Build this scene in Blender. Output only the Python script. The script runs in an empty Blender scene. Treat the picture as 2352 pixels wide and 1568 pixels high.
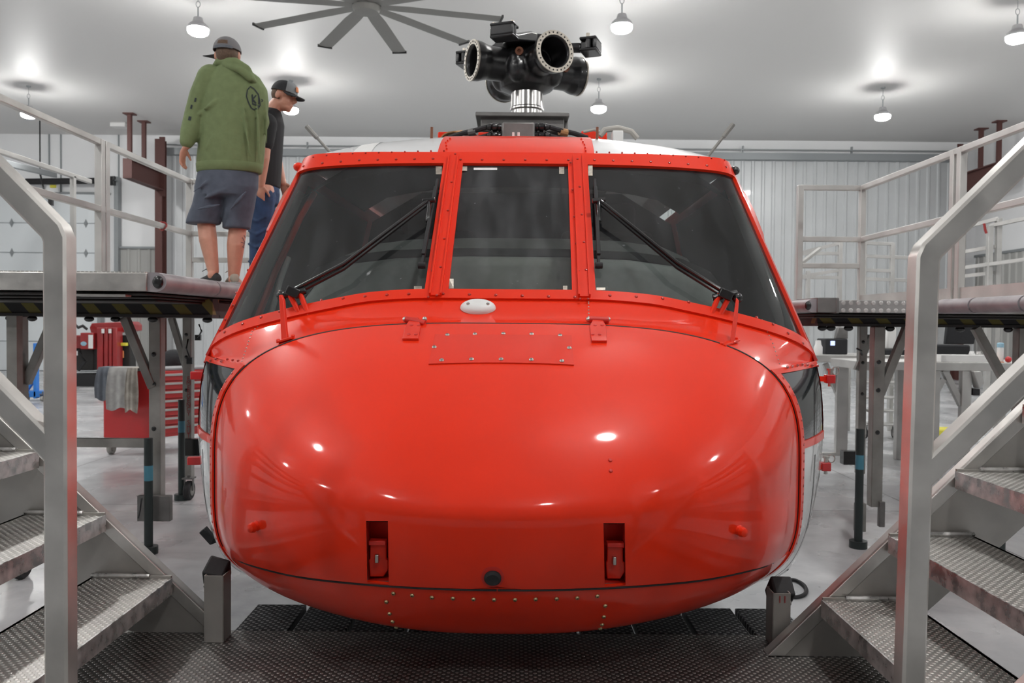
import bpy, bmesh, math, random
import numpy as np
from mathutils import Vector, Matrix, Euler, Quaternion
from mathutils.bvhtree import BVHTree
random.seed(7)
PI = math.pi
C = bpy.context.scene.collection
V = Vector

# ------------------------------------------------------------------ camera
F_PX = 1900.0
CAM_POS = V((0, 0, 1.55))
PITCH, ROLL, YAW = math.radians(1.3), math.radians(0.5), 0.0
CAM_R = (Matrix.Rotation(YAW, 3, 'Z') @ Matrix.Rotation(PI/2 - PITCH, 3, 'X') @ Matrix.Rotation(ROLL, 3, 'Z'))
cam_d = bpy.data.cameras.new('camera'); cam = bpy.data.objects.new('camera', cam_d); C.objects.link(cam)
cam.matrix_world = Matrix.Translation(CAM_POS) @ CAM_R.to_4x4()
cam_d.sensor_width = 36; cam_d.lens = F_PX/2352*36; cam_d.clip_end = 200; cam_d.clip_start = 0.05
cam_d.dof.use_dof = True; cam_d.dof.focus_distance = 2.7; cam_d.dof.aperture_fstop = 7.0
sc = bpy.context.scene
sc.camera = cam
# ------------------------------------------------------------------ exposure, world
sc.view_settings.view_transform = 'Standard'; sc.view_settings.look = 'None'
sc.view_settings.gamma = 1; sc.view_settings.use_curve_mapping = False
sc.view_settings.exposure = 0.5
w = bpy.data.worlds.new('world'); sc.world = w; w.use_nodes = True
w.node_tree.nodes['Background'].inputs[0].default_value = (0.6, 0.65, 0.7, 1)
w.node_tree.nodes['Background'].inputs[1].default_value = 0.05
LAMP_EMIT = 245.0       # radiance of each high bay lamp lens
CEIL = 7.0
LAMPS_SEEN = [(455, 73), (1428, 66), (2336, 90), (66, 265), (668, 255), (1375, 252), (2027, 270)]

def ray(px, py):
    d = CAM_R @ V(((px-1176)/F_PX, (784-py)/F_PX, -1)); return d
def U(px, py, Y):
    d = ray(px, py); return CAM_POS + d*(Y/d.y)
def UZ(px, py, z):
    d = ray(px, py); return CAM_POS + d*((z-CAM_POS.z)/d.z)
def UX(px, py, x):
    d = ray(px, py); return CAM_POS + d*((x-CAM_POS.x)/d.x)
def lerp(a, b, t): return a+(b-a)*t

# ------------------------------------------------------------------ materials
def srgb(r, g, b):
    f = lambda c: ((c/255)/12.92 if c/255 <= .04045 else ((c/255+.055)/1.055)**2.4)
    return (f(r), f(g), f(b))
def mat(name, col, rough=.5, metal=0., coat=0., spec=None, noise=None, bump=None, rnoise=None, trans=None):
    """noise=(scale, amount[, stretch xyz]); bump=(scale, strength, distance)"""
    m = bpy.data.materials.new(name); m.use_nodes = True
    nt = m.node_tree; n = nt.nodes; l = nt.links; p = n['Principled BSDF']
    p.inputs['Base Color'].default_value = (*col, 1); p.inputs['Roughness'].default_value = rough
    p.inputs['Metallic'].default_value = metal; p.inputs['Coat Weight'].default_value = coat
    p.inputs['Coat Roughness'].default_value = .04
    if spec is not None: p.inputs['Specular IOR Level'].default_value = spec
    tc = None
    if noise or bump or rnoise: tc = n.new('ShaderNodeTexCoord')
    def nz(scale, stretch=None, detail=5):
        t = n.new('ShaderNodeTexNoise'); t.inputs['Scale'].default_value = scale; t.inputs['Detail'].default_value = detail
        if stretch:
            mp = n.new('ShaderNodeMapping'); mp.inputs['Scale'].default_value = stretch
            l.new(tc.outputs['Object'], mp.inputs['Vector']); l.new(mp.outputs[0], t.inputs['Vector'])
        else: l.new(tc.outputs['Object'], t.inputs['Vector'])
        return t
    if noise:
        t = nz(noise[0], noise[2] if len(noise) > 2 else None)
        r = n.new('ShaderNodeMapRange'); r.inputs[1].default_value = .3; r.inputs[2].default_value = .7
        r.inputs[3].default_value = 1-noise[1]; r.inputs[4].default_value = 1+noise[1]*.6
        l.new(t.outputs[0], r.inputs[0])
        mx = n.new('ShaderNodeVectorMath'); mx.operation = 'SCALE'; mx.inputs[0].default_value = col
        l.new(r.outputs[0], mx.inputs['Scale']); l.new(mx.outputs[0], p.inputs['Base Color'])
    if rnoise:
        t = nz(rnoise[0]); r = n.new('ShaderNodeMapRange'); r.inputs[1].default_value = .3; r.inputs[2].default_value = .7
        r.inputs[3].default_value = max(0, rough-rnoise[1]); r.inputs[4].default_value = rough+rnoise[1]
        l.new(t.outputs[0], r.inputs[0]); l.new(r.outputs[0], p.inputs['Roughness'])
    if bump:
        t = nz(bump[0]); b = n.new('ShaderNodeBump'); b.inputs['Strength'].default_value = bump[1]
        b.inputs['Distance'].default_value = bump[2]; l.new(t.outputs[0], b.inputs['Height']); l.new(b.outputs[0], p.inputs['Normal'])
    return m
def dot_mat(name, col, dotcol, pitch=.02, rough=.4, metal=1., angle=45, dist=.0025, tilt=0):
    m = mat(name, col, rough, metal, noise=(9, .22)); nt = m.node_tree; n = nt.nodes; l = nt.links; p = n['Principled BSDF']
    tc = n.new('ShaderNodeTexCoord'); mp = n.new('ShaderNodeMapping')
    mp.inputs['Rotation'].default_value = (math.radians(tilt), 0, math.radians(angle) if not tilt else 0); mp.inputs['Scale'].default_value = (1/pitch, 1/pitch, 0) if not tilt else (1/pitch, 0, 1/pitch)
    l.new(tc.outputs['Object'], mp.inputs[0])
    v = n.new('ShaderNodeTexVoronoi'); v.inputs['Randomness'].default_value = 0; v.inputs['Scale'].default_value = 1
    l.new(mp.outputs[0], v.inputs['Vector'])
    r = n.new('ShaderNodeMapRange'); r.interpolation_type = 'SMOOTHSTEP'
    r.inputs[1].default_value = .18; r.inputs[2].default_value = .36; r.inputs[3].default_value = 1; r.inputs[4].default_value = 0
    l.new(v.outputs['Distance'], r.inputs[0])
    b = n.new('ShaderNodeBump'); b.inputs['Strength'].default_value = 1; b.inputs['Distance'].default_value = dist
    l.new(r.outputs[0], b.inputs['Height']); l.new(b.outputs[0], p.inputs['Normal'])
    mix = n.new('ShaderNodeMix'); mix.data_type = 'RGBA'
    src = p.inputs['Base Color'].links[0].from_socket
    l.new(r.outputs[0], mix.inputs[0]); l.new(src, mix.inputs[6]); mix.inputs[7].default_value = (*dotcol, 1)
    l.new(mix.outputs[2], p.inputs['Base Color'])
    return m
def glass_mat(name, tint=(.8, .84, .83), dirt=.05, refl=1.0):
    m = bpy.data.materials.new(name); m.use_nodes = True; nt = m.node_tree; n = nt.nodes; l = nt.links
    n.clear(); out = n.new('ShaderNodeOutputMaterial')
    tr = n.new('ShaderNodeBsdfTransparent'); tr.inputs[0].default_value = (*tint, 1)
    gl = n.new('ShaderNodeBsdfGlossy'); gl.inputs['Roughness'].default_value = .03
    df = n.new('ShaderNodeBsdfDiffuse'); df.inputs[0].default_value = (.55, .57, .6, 1)
    tc = n.new('ShaderNodeTexCoord'); nz = n.new('ShaderNodeTexNoise'); nz.inputs['Scale'].default_value = 70; nz.inputs['Detail'].default_value = 3
    mp = n.new('ShaderNodeMapping'); mp.inputs['Scale'].default_value = (1, .25, .25)
    l.new(tc.outputs['Object'], nz.inputs['Vector'])
    n2 = n.new('ShaderNodeTexNoise'); n2.inputs['Scale'].default_value = 14; l.new(tc.outputs['Object'], mp.inputs[0]); l.new(mp.outputs[0], n2.inputs['Vector'])
    r1 = n.new('ShaderNodeMapRange'); r1.inputs[1].default_value = .69; r1.inputs[2].default_value = .78; r1.inputs[3].default_value = 0; r1.inputs[4].default_value = .3
    l.new(nz.outputs[0], r1.inputs[0])
    r2 = n.new('ShaderNodeMapRange'); r2.inputs[1].default_value = .4; r2.inputs[2].default_value = .75; r2.inputs[3].default_value = dirt*.6; r2.inputs[4].default_value = dirt*1.8
    l.new(n2.outputs[0], r2.inputs[0])
    ad = n.new('ShaderNodeMath'); ad.operation = 'ADD'; l.new(r1.outputs[0], ad.inputs[0]); l.new(r2.outputs[0], ad.inputs[1])
    fr = n.new('ShaderNodeFresnel'); fr.inputs[0].default_value = 1.5
    mu = n.new('ShaderNodeMath'); mu.operation = 'MULTIPLY'; mu.inputs[1].default_value = refl; l.new(fr.outputs[0], mu.inputs[0])
    m1 = n.new('ShaderNodeMixShader'); l.new(ad.outputs[0], m1.inputs[0]); l.new(tr.outputs[0], m1.inputs[1]); l.new(df.outputs[0], m1.inputs[2])
    m2 = n.new('ShaderNodeMixShader'); l.new(mu.outputs[0], m2.inputs[0]); l.new(m1.outputs[0], m2.inputs[1]); l.new(gl.outputs[0], m2.inputs[2])
    l.new(m2.outputs[0], out.inputs[0]); return m
def emit_mat(name, col, s):
    m = bpy.data.materials.new(name); m.use_nodes = True; p = m.node_tree.nodes['Principled BSDF']
    p.inputs['Base Color'].default_value = (*col, 1); p.inputs['Emission Color'].default_value = (*col, 1); p.inputs['Emission Strength'].default_value = s
    return m

M = {}
M['red'] = mat('red_gloss_paint', (.80, .030, .006), .4, coat=.58, spec=.12, noise=(2.2, .05))
M['red'].node_tree.nodes['Principled BSDF'].inputs['Coat Roughness'].default_value = .07
M['red_panel'] = mat('red_gloss_paint_panel', (.72, .031, .012), .4, coat=.6, spec=.12)
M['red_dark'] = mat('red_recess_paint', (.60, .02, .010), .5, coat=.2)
M['roofwhite'] = mat('white_gloss_paint', (.72, .73, .74), .3, coat=.7, noise=(5, .10))
M['bodywhite'] = mat('pale_grey_gloss_paint', (.62, .64, .65), .2, coat=.9)
M['glass'] = glass_mat('windscreen_glass', (.72, .77, .75), .03)
M['glass_c'] = glass_mat('centre_windscreen_glass', (.74, .78, .74), .06)
M['darkglass'] = mat('dark_tinted_glass', (.016, .02, .024), .06, spec=.35, noise=(6, .4))
M['interior'] = mat('interior_grey_trim', (.03, .033, .033), .8)
M['shield'] = mat('glareshield_grey', (.25, .255, .25), .75, noise=(30, .1))
M['black'] = mat('black_enamel', (.012, .012, .013), .25, coat=.3)
M['hub'] = mat('black_hub_paint', (.018, .018, .02), .28, coat=.2, noise=(14, .4))
M['rubber'] = mat('black_rubber', (.02, .02, .022), .75, noise=(40, .2))
M['red_head'] = mat('red_screw_paint', (.42, .016, .008), .3, coat=.8)
M['screw'] = mat('steel_screw', (.55, .53, .5), .3, 1.)
M['brass'] = mat('brass_screw', (.42, .34, .2), .4, 1.)
M['chrome'] = mat('polished_mast_steel', (.62, .61, .6), .22, 1., noise=(30, .12, (8, 8, .1)))
M['ring'] = mat('bare_steel_ring', (.5, .46, .4), .4, .7, noise=(60, .3))
M['rust'] = mat('rusty_brown', (.2, .08, .045), .6, .3)
M['alu'] = mat('brushed_aluminium_tube', (.56, .545, .52), .38, .8, noise=(7, .22), rnoise=(12, .1), bump=(300, .05, .0004))
M['alu_web'] = mat('dull_aluminium_plate', (.42, .405, .38), .5, .7, noise=(5, .2), rnoise=(8, .1))
M['alu_lip'] = mat('worn_aluminium_nosing', (.62, .61, .60), .32, .8, noise=(26, .42), rnoise=(26, .15))
M['alu_white'] = mat('pale_aluminium_frame', (.53, .525, .51), .45, .55, noise=(4, .15))
M['tread'] = dot_mat('dimpled_tread_plate', (.50, .49, .465), (.8, .79, .76), .0165, .42, .95)
M['grate'] = dot_mat('dimpled_walkway_plate', (.17, .165, .16), (.45, .44, .42), .018, .45, .9)
M['perf'] = dot_mat('perforated_plate_edge', (.36, .355, .35), (.55, .54, .53), .05, .45, .6, tilt=.001)
M['pad'] = dot_mat('dark_dimpled_plank', (.03, .03, .033), (.25, .25, .25), .02, .5, .5)  # black planks, colour darkened further for the shade under the helicopter
M['steel_dark'] = mat('dark_grey_steel', (.20, .195, .19), .5, .6, noise=(8, .25))  # even dark grey steel for brackets, plates and roof gear
M['leg'] = mat('galvanised_leg', (.33, .32, .30), .5, .7, noise=(6, .25))
M['bumper'] = mat('grey_rubber_bumper', (.29, .275, .29), .5, noise=(8, .25))
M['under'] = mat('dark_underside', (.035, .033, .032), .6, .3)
M['steelgreen'] = mat('dark_green_pipe', (.03, .04, .04), .45, .3)
M['teal'] = mat('teal_sticker', (.06, .22, .3), .5)
M['wallw'] = mat('white_wall_panel', (.88, .89, .90), .5, noise=(.7, .03))
M['wallg'] = mat('grey_ribbed_steel', (.58, .60, .61), .38, .1, coat=.1, noise=(1.5, .05))
M['wains'] = mat('grey_wainscot_steel', (.40, .40, .385), .45)
M['frontdoor'] = mat('dark_grey_hangar_door', (.15, .155, .16), .5)
M['ceil'] = mat('white_ceiling_panel', (.67, .665, .655), .55)
M['trimg'] = mat('grey_metal_trim', (.30, .32, .33), .45, .3)
M['brown'] = mat('oxide_red_steel', (.095, .035, .03), .6)
M['doorw'] = mat('white_door_panel', (.74, .78, .80), .45)
M['doorseam'] = mat('door_seam_grey', (.5, .53, .55), .5)
M['lens'] = emit_mat('lamp_lens', (1, .99, .97), LAMP_EMIT)
M['lampbody'] = mat('lamp_housing_grey', (.45, .45, .46), .4, .5)
M['fan'] = mat('fan_grey', (.26, .255, .24), .5, .3)
M['fancap'] = mat('fan_tip_black', (.03, .03, .03), .5)
M['skin'] = mat('skin', (.56, .27, .19), .5, noise=(25, .08))
M['hair'] = mat('short_brown_hair', (.12, .075, .05), .8, noise=(90, .3))
M['hoodie'] = mat('green_cotton', (.16, .205, .092), .9, noise=(22, .1), bump=(220, .25, .002))
M['hoodprint'] = mat('dark_print', (.022, .03, .034), .8)
M['shorts'] = mat('grey_shorts_cloth', (.085, .10, .135), .85, noise=(18, .15), bump=(200, .3, .002))
M['capgrey'] = mat('grey_cap_cloth', (.16, .155, .16), .85)
M['capblack'] = mat('black_cap_cloth', (.015, .016, .019), .8)
M['capfront'] = mat('grey_cap_front', (.2, .21, .22), .85)
M['orange'] = mat('orange_badge', (.6, .2, .07), .7)
M['tshirt'] = mat('black_tshirt', (.011, .011, .013), .85)
M['jeans'] = mat('blue_denim', (.025, .055, .13), .85, noise=(14, .35), bump=(300, .2, .001))
M['shoe'] = mat('black_shoe', (.02, .02, .022), .7)
M['shoesole'] = mat('grey_sole', (.35, .36, .36), .7)
M['shoetan'] = mat('tan_shoe', (.34, .3, .25), .8)
M['tat'] = mat('tattoo_ink', (.12, .10, .11), .7)
M['toolred'] = mat('tool_chest_red', (.55, .02, .022), .35, coat=.6)
M['toolgrey'] = mat('tool_chest_top', (.28, .28, .29), .5)
M['rag1'] = mat('grey_rag', (.13, .145, .17), .95, noise=(14, .18), bump=(120, .4, .004))
M['rag2'] = mat('light_grey_rag', (.36, .355, .345), .95, noise=(14, .2), bump=(120, .4, .004))
M['rag3'] = mat('beige_stained_rag', (.36, .33, .29), .95, noise=(10, .35), bump=(120, .4, .004))
M['crane'] = mat('crane_red', (.32, .012, .014), .4, coat=.4, noise=(6, .15))
M['blue'] = mat('hoist_blue', (.02, .19, .62), .4, coat=.3)
M['yellow'] = mat('safety_yellow', (.72, .66, .06), .5)
M['white'] = mat('white_plastic', (.75, .75, .74), .4)
M['card'] = mat('white_paper', (.78, .78, .77), .7)
M['tan'] = mat('tan_fabric_duct', (.42, .22, .09), .7)
M['wire'] = mat('grey_wire', (.4, .38, .35), .6)
M['redtext'] = mat('red_lettering', (.32, .03, .03), .6)
M['bluegreen'] = mat('dark_teal_box', (.02, .06, .06), .5)
M['lightblue'] = mat('pale_blue_cap', (.3, .5, .62), .5)
def hazard_mat():
    m = mat('black_yellow_hazard', (.05, .05, .04), .6); nt = m.node_tree; n = nt.nodes; l = nt.links; p = n['Principled BSDF']
    tc = n.new('ShaderNodeTexCoord'); mp = n.new('ShaderNodeVectorMath'); mp.operation = 'DOT_PRODUCT'; mp.inputs[1].default_value = (1, 1, .9)
    l.new(tc.outputs['Object'], mp.inputs[0])
    a = n.new('ShaderNodeMath'); a.operation = 'MULTIPLY'; a.inputs[1].default_value = 1/.2; l.new(mp.outputs['Value'], a.inputs[0])
    f = n.new('ShaderNodeMath'); f.operation = 'FRACT'; l.new(a.outputs[0], f.inputs[0])
    g = n.new('ShaderNodeMath'); g.operation = 'GREATER_THAN'; g.inputs[1].default_value = .58; l.new(f.outputs[0], g.inputs[0])
    mx = n.new('ShaderNodeMix'); mx.data_type = 'RGBA'; mx.inputs[6].default_value = (.010, .010, .010, 1); mx.inputs[7].default_value = (.14, .12, .02, 1)
    l.new(g.outputs[0], mx.inputs[0]); l.new(mx.outputs[2], p.inputs['Base Color']); return m
M['hazard'] = hazard_mat()
def floor_mat():
    m = mat('polished_concrete', (.42, .43, .445), .28, rnoise=(1.2, .12)); nt = m.node_tree; n = nt.nodes; l = nt.links; p = n['Principled BSDF']
    tc = n.new('ShaderNodeTexCoord')
    a = n.new('ShaderNodeTexNoise'); a.inputs['Scale'].default_value = 1.1; a.inputs['Detail'].default_value = 9; a.inputs['Roughness'].default_value = .62
    a.inputs['Distortion'].default_value = .6
    l.new(tc.outputs['Object'], a.inputs['Vector'])
    cr = n.new('ShaderNodeValToRGB'); cr.color_ramp.elements[0].position = .32; cr.color_ramp.elements[0].color = (.33, .34, .355, 1)
    cr.color_ramp.elements[1].position = .68; cr.color_ramp.elements[1].color = (.62, .625, .635, 1)
    l.new(a.outputs[0], cr.inputs[0])
    s = n.new('ShaderNodeSeparateXYZ'); l.new(tc.outputs['Object'], s.inputs[0])
    def joint(sock, step, off):
        q = n.new('ShaderNodeMath'); q.operation = 'ADD'; q.inputs[1].default_value = off; l.new(sock, q.inputs[0])
        d = n.new('ShaderNodeMath'); d.operation = 'PINGPONG'; d.inputs[1].default_value = step; l.new(q.outputs[0], d.inputs[0])
        g = n.new('ShaderNodeMath'); g.operation = 'LESS_THAN'; g.inputs[1].default_value = .006; l.new(d.outputs[0], g.inputs[0]); return g
    j1 = joint(s.outputs[0], 2.0, .55); j2 = joint(s.outputs[1], 2.0, 1.1)
    mx = n.new('ShaderNodeMath'); mx.operation = 'MAXIMUM'; l.new(j1.outputs[0], mx.inputs[0]); l.new(j2.outputs[0], mx.inputs[1])
    k = n.new('ShaderNodeMix'); k.data_type = 'RGBA'; l.new(mx.outputs[0], k.inputs[0]); l.new(cr.outputs[0], k.inputs[6]); k.inputs[7].default_value = (.13, .13, .135, 1)
    l.new(k.outputs[2], p.inputs['Base Color']); return m
M['floor'] = floor_mat()

# ------------------------------------------------------------------ mesh helpers
def apply_mods(o):
    dg = bpy.context.evaluated_depsgraph_get(); me = bpy.data.meshes.new_from_object(o.evaluated_get(dg)); old = o.data; o.modifiers.clear(); o.data = me; bpy.data.meshes.remove(old)
class MB:
    def __init__(s): s.v = []; s.f = []
    def add(s, vs, fs):
        if any(p is None for p in vs): return s
        b = len(s.v); s.v += [V(p) for p in vs]; s.f += [tuple(i+b for i in f) for f in fs]; return s
    def box(s, c, size, R=None):
        c = V(c); h = V(size)/2; R = R or Matrix.Identity(3)
        vs = [c + R @ V((x*h.x, y*h.y, z*h.z)) for x in (-1, 1) for y in (-1, 1) for z in (-1, 1)]
        return s.add(vs, [(0, 1, 3, 2), (4, 6, 7, 5), (0, 4, 5, 1), (2, 3, 7, 6), (0, 2, 6, 4), (1, 5, 7, 3)])
    def span(s, a, b):
        a = V(a); b = V(b); return s.box((a+b)/2, (abs(b.x-a.x), abs(b.y-a.y), abs(b.z-a.z)))
    def bar(s, p0, p1, wd, hg=None, up=(0, 0, 1), ext=0):
        p0 = V(p0); p1 = V(p1); d = (p1-p0).normalized(); hg = hg or wd; up = V(up)
        x = d.cross(up)
        if x.length < 1e-4: x = d.cross(V((0, 1, 0)))
        x.normalize(); z = x.cross(d).normalized()
        R = Matrix((x, d, z)).transposed()
        return s.box((p0+p1)/2, (wd, (p1-p0).length+2*ext, hg), R)
    def sweep(s, pts, sect, up=(0, 0, 1), caps=True, closed=False, scale=None):
        """sect: list of (a, b) in the side / up axes, mitred at bends"""
        pts = [V(p) for p in pts]; n = len(pts); m = len(sect); up = V(up); vs = []
        for i, p in enumerate(pts):
            if closed: d0 = (p-pts[i-1]).normalized(); d1 = (pts[(i+1) % n]-p).normalized()
            else:
                d0 = (p-pts[i-1]).normalized() if i else None; d1 = (pts[i+1]-p).normalized() if i < n-1 else None
                d0 = d0 or d1; d1 = d1 or d0
            t = (d0+d1); t = t.normalized() if t.length > 1e-6 else d1
            x = t.cross(up)
            if x.length < 1e-3: x = t.cross(V((0, 1, 0)))
            x.normalize(); z = x.cross(t).normalized()
            k = 1/max(.35, abs(t.dot(d1))); sg = scale[i] if scale else 1
            bend = (d1-d0)
            for a, b in sect:
                o = x*a*sg+z*b*sg
                if bend.length > 1e-4:
                    bd = bend.normalized(); comp = o.dot(bd); o = o+bd*comp*(k-1)
                vs.append(p+o)
        fs = []
        rng = n if closed else n-1
        for i in range(rng):
            for j in range(m):
                a = i*m+j; b = i*m+(j+1) % m; i2 = (i+1) % n
                fs.append((a, b, i2*m+(j+1) % m, i2*m+j))
        if caps and not closed:
            fs.append(tuple(range(m))[::-1]); fs.append(tuple((n-1)*m+j for j in range(m)))
        return s.add(vs, fs)
    def tube(s, pts, r, n=10, up=(0, 0, 1), caps=True, closed=False):
        rl = r if isinstance(r, (list, tuple)) else None
        sect = [(math.cos(2*PI*j/n)*(1 if rl else r), math.sin(2*PI*j/n)*(1 if rl else r)) for j in range(n)]
        return s.sweep(pts, sect, up, caps, closed, rl)
    def sq(s, pts, wd, hg=None, up=(0, 1, 0)):
        hg = hg or wd; a, b = wd/2, hg/2; c = min(a, b)*.22
        sect = [(-a+c, -b), (a-c, -b), (a, -b+c), (a, b-c), (a-c, b), (-a+c, b), (-a, b-c), (-a, -b+c)]
        return s.sweep(pts, sect, up)
    def lathe(s, prof, o=(0, 0, 0), axis=(0, 0, 1), n=24, caps=True):
        o = V(o); ax = V(axis).normalized(); x = ax.orthogonal().normalized(); y = ax.cross(x)
        vs = [o+ax*z+(x*math.cos(2*PI*j/n)+y*math.sin(2*PI*j/n))*r for r, z in prof for j in range(n)]
        fs = [(i*n+j, i*n+(j+1) % n, (i+1)*n+(j+1) % n, (i+1)*n+j) for i in range(len(prof)-1) for j in range(n)]
        if caps: fs += [tuple(range(n))[::-1], tuple((len(prof)-1)*n+j for j in range(n))]
        return s.add(vs, fs)
    def cyl(s, p0, p1, r, n=16):
        p0 = V(p0); p1 = V(p1); return s.lathe([(r, 0), (r, (p1-p0).length)], p0, p1-p0, n)
    def ell(s, c, r, R=None, nu=16, nv=10):
        c = V(c); R = R or Matrix.Identity(3); r = V(r) if not isinstance(r, (int, float)) else V((r, r, r)); vs = []; fs = []
        for i in range(nv+1):
            a = PI*i/nv
            for j in range(nu):
                b = 2*PI*j/nu; vs.append(c+R @ V((r.x*math.sin(a)*math.cos(b), r.y*math.sin(a)*math.sin(b), r.z*math.cos(a))))
        for i in range(nv):
            for j in range(nu): fs.append((i*nu+j, (i+1)*nu+j, (i+1)*nu+(j+1) % nu, i*nu+(j+1) % nu))
        return s.add(vs, fs)
    def grid(s, P, wrap=False):
        m = len(P[0]); vs = [p for row in P for p in row]; fs = []
        for i in range(len(P)-1):
            for j in range(m if wrap else m-1):
                fs.append((i*m+j, i*m+(j+1) % m, (i+1)*m+(j+1) % m, (i+1)*m+j))
        return s.add(vs, fs)
    def prism(s, poly, vec):
        n = len(poly); vec = V(vec); vs = [V(p) for p in poly]+[V(p)+vec for p in poly]
        return s.add(vs, [tuple(range(n))[::-1], tuple(range(n, 2*n))]+[(i, (i+1) % n, n+(i+1) % n, n+i) for i in range(n)])
    def rings(s, R):
        """closed loft through rings of points"""
        m = len(R[0]); s.add([p for r in R for p in r], [(i*m+j, i*m+(j+1) % m, (i+1)*m+(j+1) % m, (i+1)*m+j) for i in range(len(R)-1) for j in range(m)]
              + [tuple(range(m))[::-1], tuple((len(R)-1)*m+j for j in range(m))]); return s
    def dome(s, c, nrm, r, h, n=8):
        return s.lathe([(r, -.001), (r, h*.35), (r*.7, h*.85), (r*.2, h)], c, nrm, n)
    def build(s, name, m, parent=None, smooth=35, bevel=0, seg=2, recalc=True, solid=None, remesh=None, sub=0, weld=False):
        me = bpy.data.meshes.new(name); o = bpy.data.objects.new(name, me); C.objects.link(o)
        inv = parent_inv(parent)
        bm = bmesh.new(); vv = [bm.verts.new(inv @ p) for p in s.v]
        for f in s.f:
            ff = []
            for i in f:
                if vv[i] not in ff: ff.append(vv[i])
            if len(ff) > 2:
                try: bm.faces.new(ff)
                except ValueError: pass
        if weld: bmesh.ops.remove_doubles(bm, verts=bm.verts, dist=1e-5)
        if recalc: bmesh.ops.recalc_face_normals(bm, faces=bm.faces)
        bm.to_mesh(me); bm.free()
        me.materials.append(m if not isinstance(m, str) else M[m])
        if parent: o.parent = parent
        if smooth:
            me.shade_smooth()
            if smooth < 180 and not remesh: me.set_sharp_from_angle(angle=math.radians(smooth))
        if solid:
            md = o.modifiers.new('solid', 'SOLIDIFY'); md.thickness = solid[0]; md.offset = solid[1]
            apply_mods(o); o.data.shade_smooth(); o.data.set_sharp_from_angle(angle=math.radians(min(smooth or 30, 40)))
        if remesh:
            md = o.modifiers.new('fuse', 'REMESH'); md.mode = 'VOXEL'; md.voxel_size = remesh[0]; md.use_smooth_shade = True
            md = o.modifiers.new('ease', 'SMOOTH'); md.factor = .5; md.iterations = remesh[1]
        if bevel:
            md = o.modifiers.new('edge', 'BEVEL'); md.width = bevel; md.segments = seg; md.limit_method = 'ANGLE'; md.angle_limit = math.radians(40)
        if sub:
            md = o.modifiers.new('sub', 'SUBSURF'); md.levels = sub; md.render_levels = sub
        return o
_W = {}
def parent_inv(p):
    if p is None: return Matrix.Identity(4)
    return world_of(p).inverted()
def world_of(o):
    m = o.matrix_basis.copy()
    return world_of(o.parent) @ m if o.parent else m
def thing(name, label, cat, loc=(0, 0, 0), rz=0, group=None):
    o = bpy.data.objects.new(name, None); C.objects.link(o); o.location = loc; o.rotation_euler = (0, 0, rz); o.empty_display_size = .1
    o['label'] = label; o['category'] = cat
    if group: o['group'] = group
    return o
def tag(o, label, cat, group=None):
    o['label'] = label; o['category'] = cat
    if group: o['group'] = group
    return o
def struct(o): o['kind'] = 'structure'; return o
def lab(o, t): o['label'] = t; return o
def pch(xs, ys):
    xs = np.array(xs, float); ys = np.array(ys, float); h = np.diff(xs); d = np.diff(ys)/h; m = np.zeros(len(xs))
    m[0] = d[0]; m[-1] = d[-1]
    for i in range(1, len(xs)-1):
        if d[i-1]*d[i] > 0:
            w1 = 2*h[i]+h[i-1]; w2 = h[i]+2*h[i-1]; m[i] = (w1+w2)/(w1/d[i-1]+w2/d[i])
    def f(x):
        x = min(max(x, xs[0]), xs[-1]); i = int(min(max(np.searchsorted(xs, x)-1, 0), len(xs)-2)); t = (x-xs[i])/h[i]
        return float(ys[i]*(2*t**3-3*t*t+1)+h[i]*m[i]*(t**3-2*t*t+t)+ys[i+1]*(-2*t**3+3*t*t)+h[i]*m[i+1]*(t**3-t*t))
    return f
def text(body, size, m, parent, origin, xdir, ydir, name='lettering', depth=.0006, space=1.0, align='CENTER'):
    cu = bpy.data.curves.new(name, 'FONT'); cu.body = body; cu.size = size; cu.extrude = depth; cu.align_x = align; cu.align_y = 'CENTER'
    cu.space_line = space
    cu.materials.append(M[m]); o = bpy.data.objects.new(name, cu); C.objects.link(o)
    x = V(xdir).normalized(); y = V(ydir); y = (y-x*y.dot(x)).normalized(); z = x.cross(y)
    Rm = Matrix((x, y, z)).transposed().to_4x4(); Rm.translation = V(origin)
    me = bpy.data.meshes.new_from_object(o.evaluated_get(bpy.context.evaluated_depsgraph_get())); bpy.data.objects.remove(o)
    o = bpy.data.objects.new(name, me); C.objects.link(o)
    o.parent = parent; o.matrix_basis = parent_inv(parent) @ Rm
    return o

# ------------------------------------------------------------------ lamps
def lamp(x, y, z, label, group):
    t = thing('high_bay_lamp', label, 'lamp', (x, y, z), 0, group)
    MB().lathe([(.03, .20), (.07, .19), (.09, .12), (.13, .09), (.168, .05), (.176, .01), (.17, .005)], (x, y, z), n=24).build('housing', 'lampbody', t)
    MB().lathe([(.155, .015), (.165, .0), (.17, -.03), (.155, -.065), (.12, -.09), (.07, -.105), (.01, -.11)], (x, y, z), n=24).build('lens', 'lens', t)
    b = MB(); b.tube([(x, y, z+.19), (x, y, z+.36)], .012); b.tube([V((x, y, z+.41))+V((math.cos(a)*.035, 0, math.sin(a)*.05)) for a in np.linspace(0, 2*PI, 12, False)], .006, 6, up=(0, 1, 0), closed=True)
    b.tube([(x, y, z+.45), (x, y, CEIL-.02)], .006, 6); b.cyl((x, y, CEIL-.03), (x, y, CEIL), .05, 12)
    b.build('hook', 'trimg', t)
    return t
LAMP_Z = 6.35
seen = []
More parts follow.
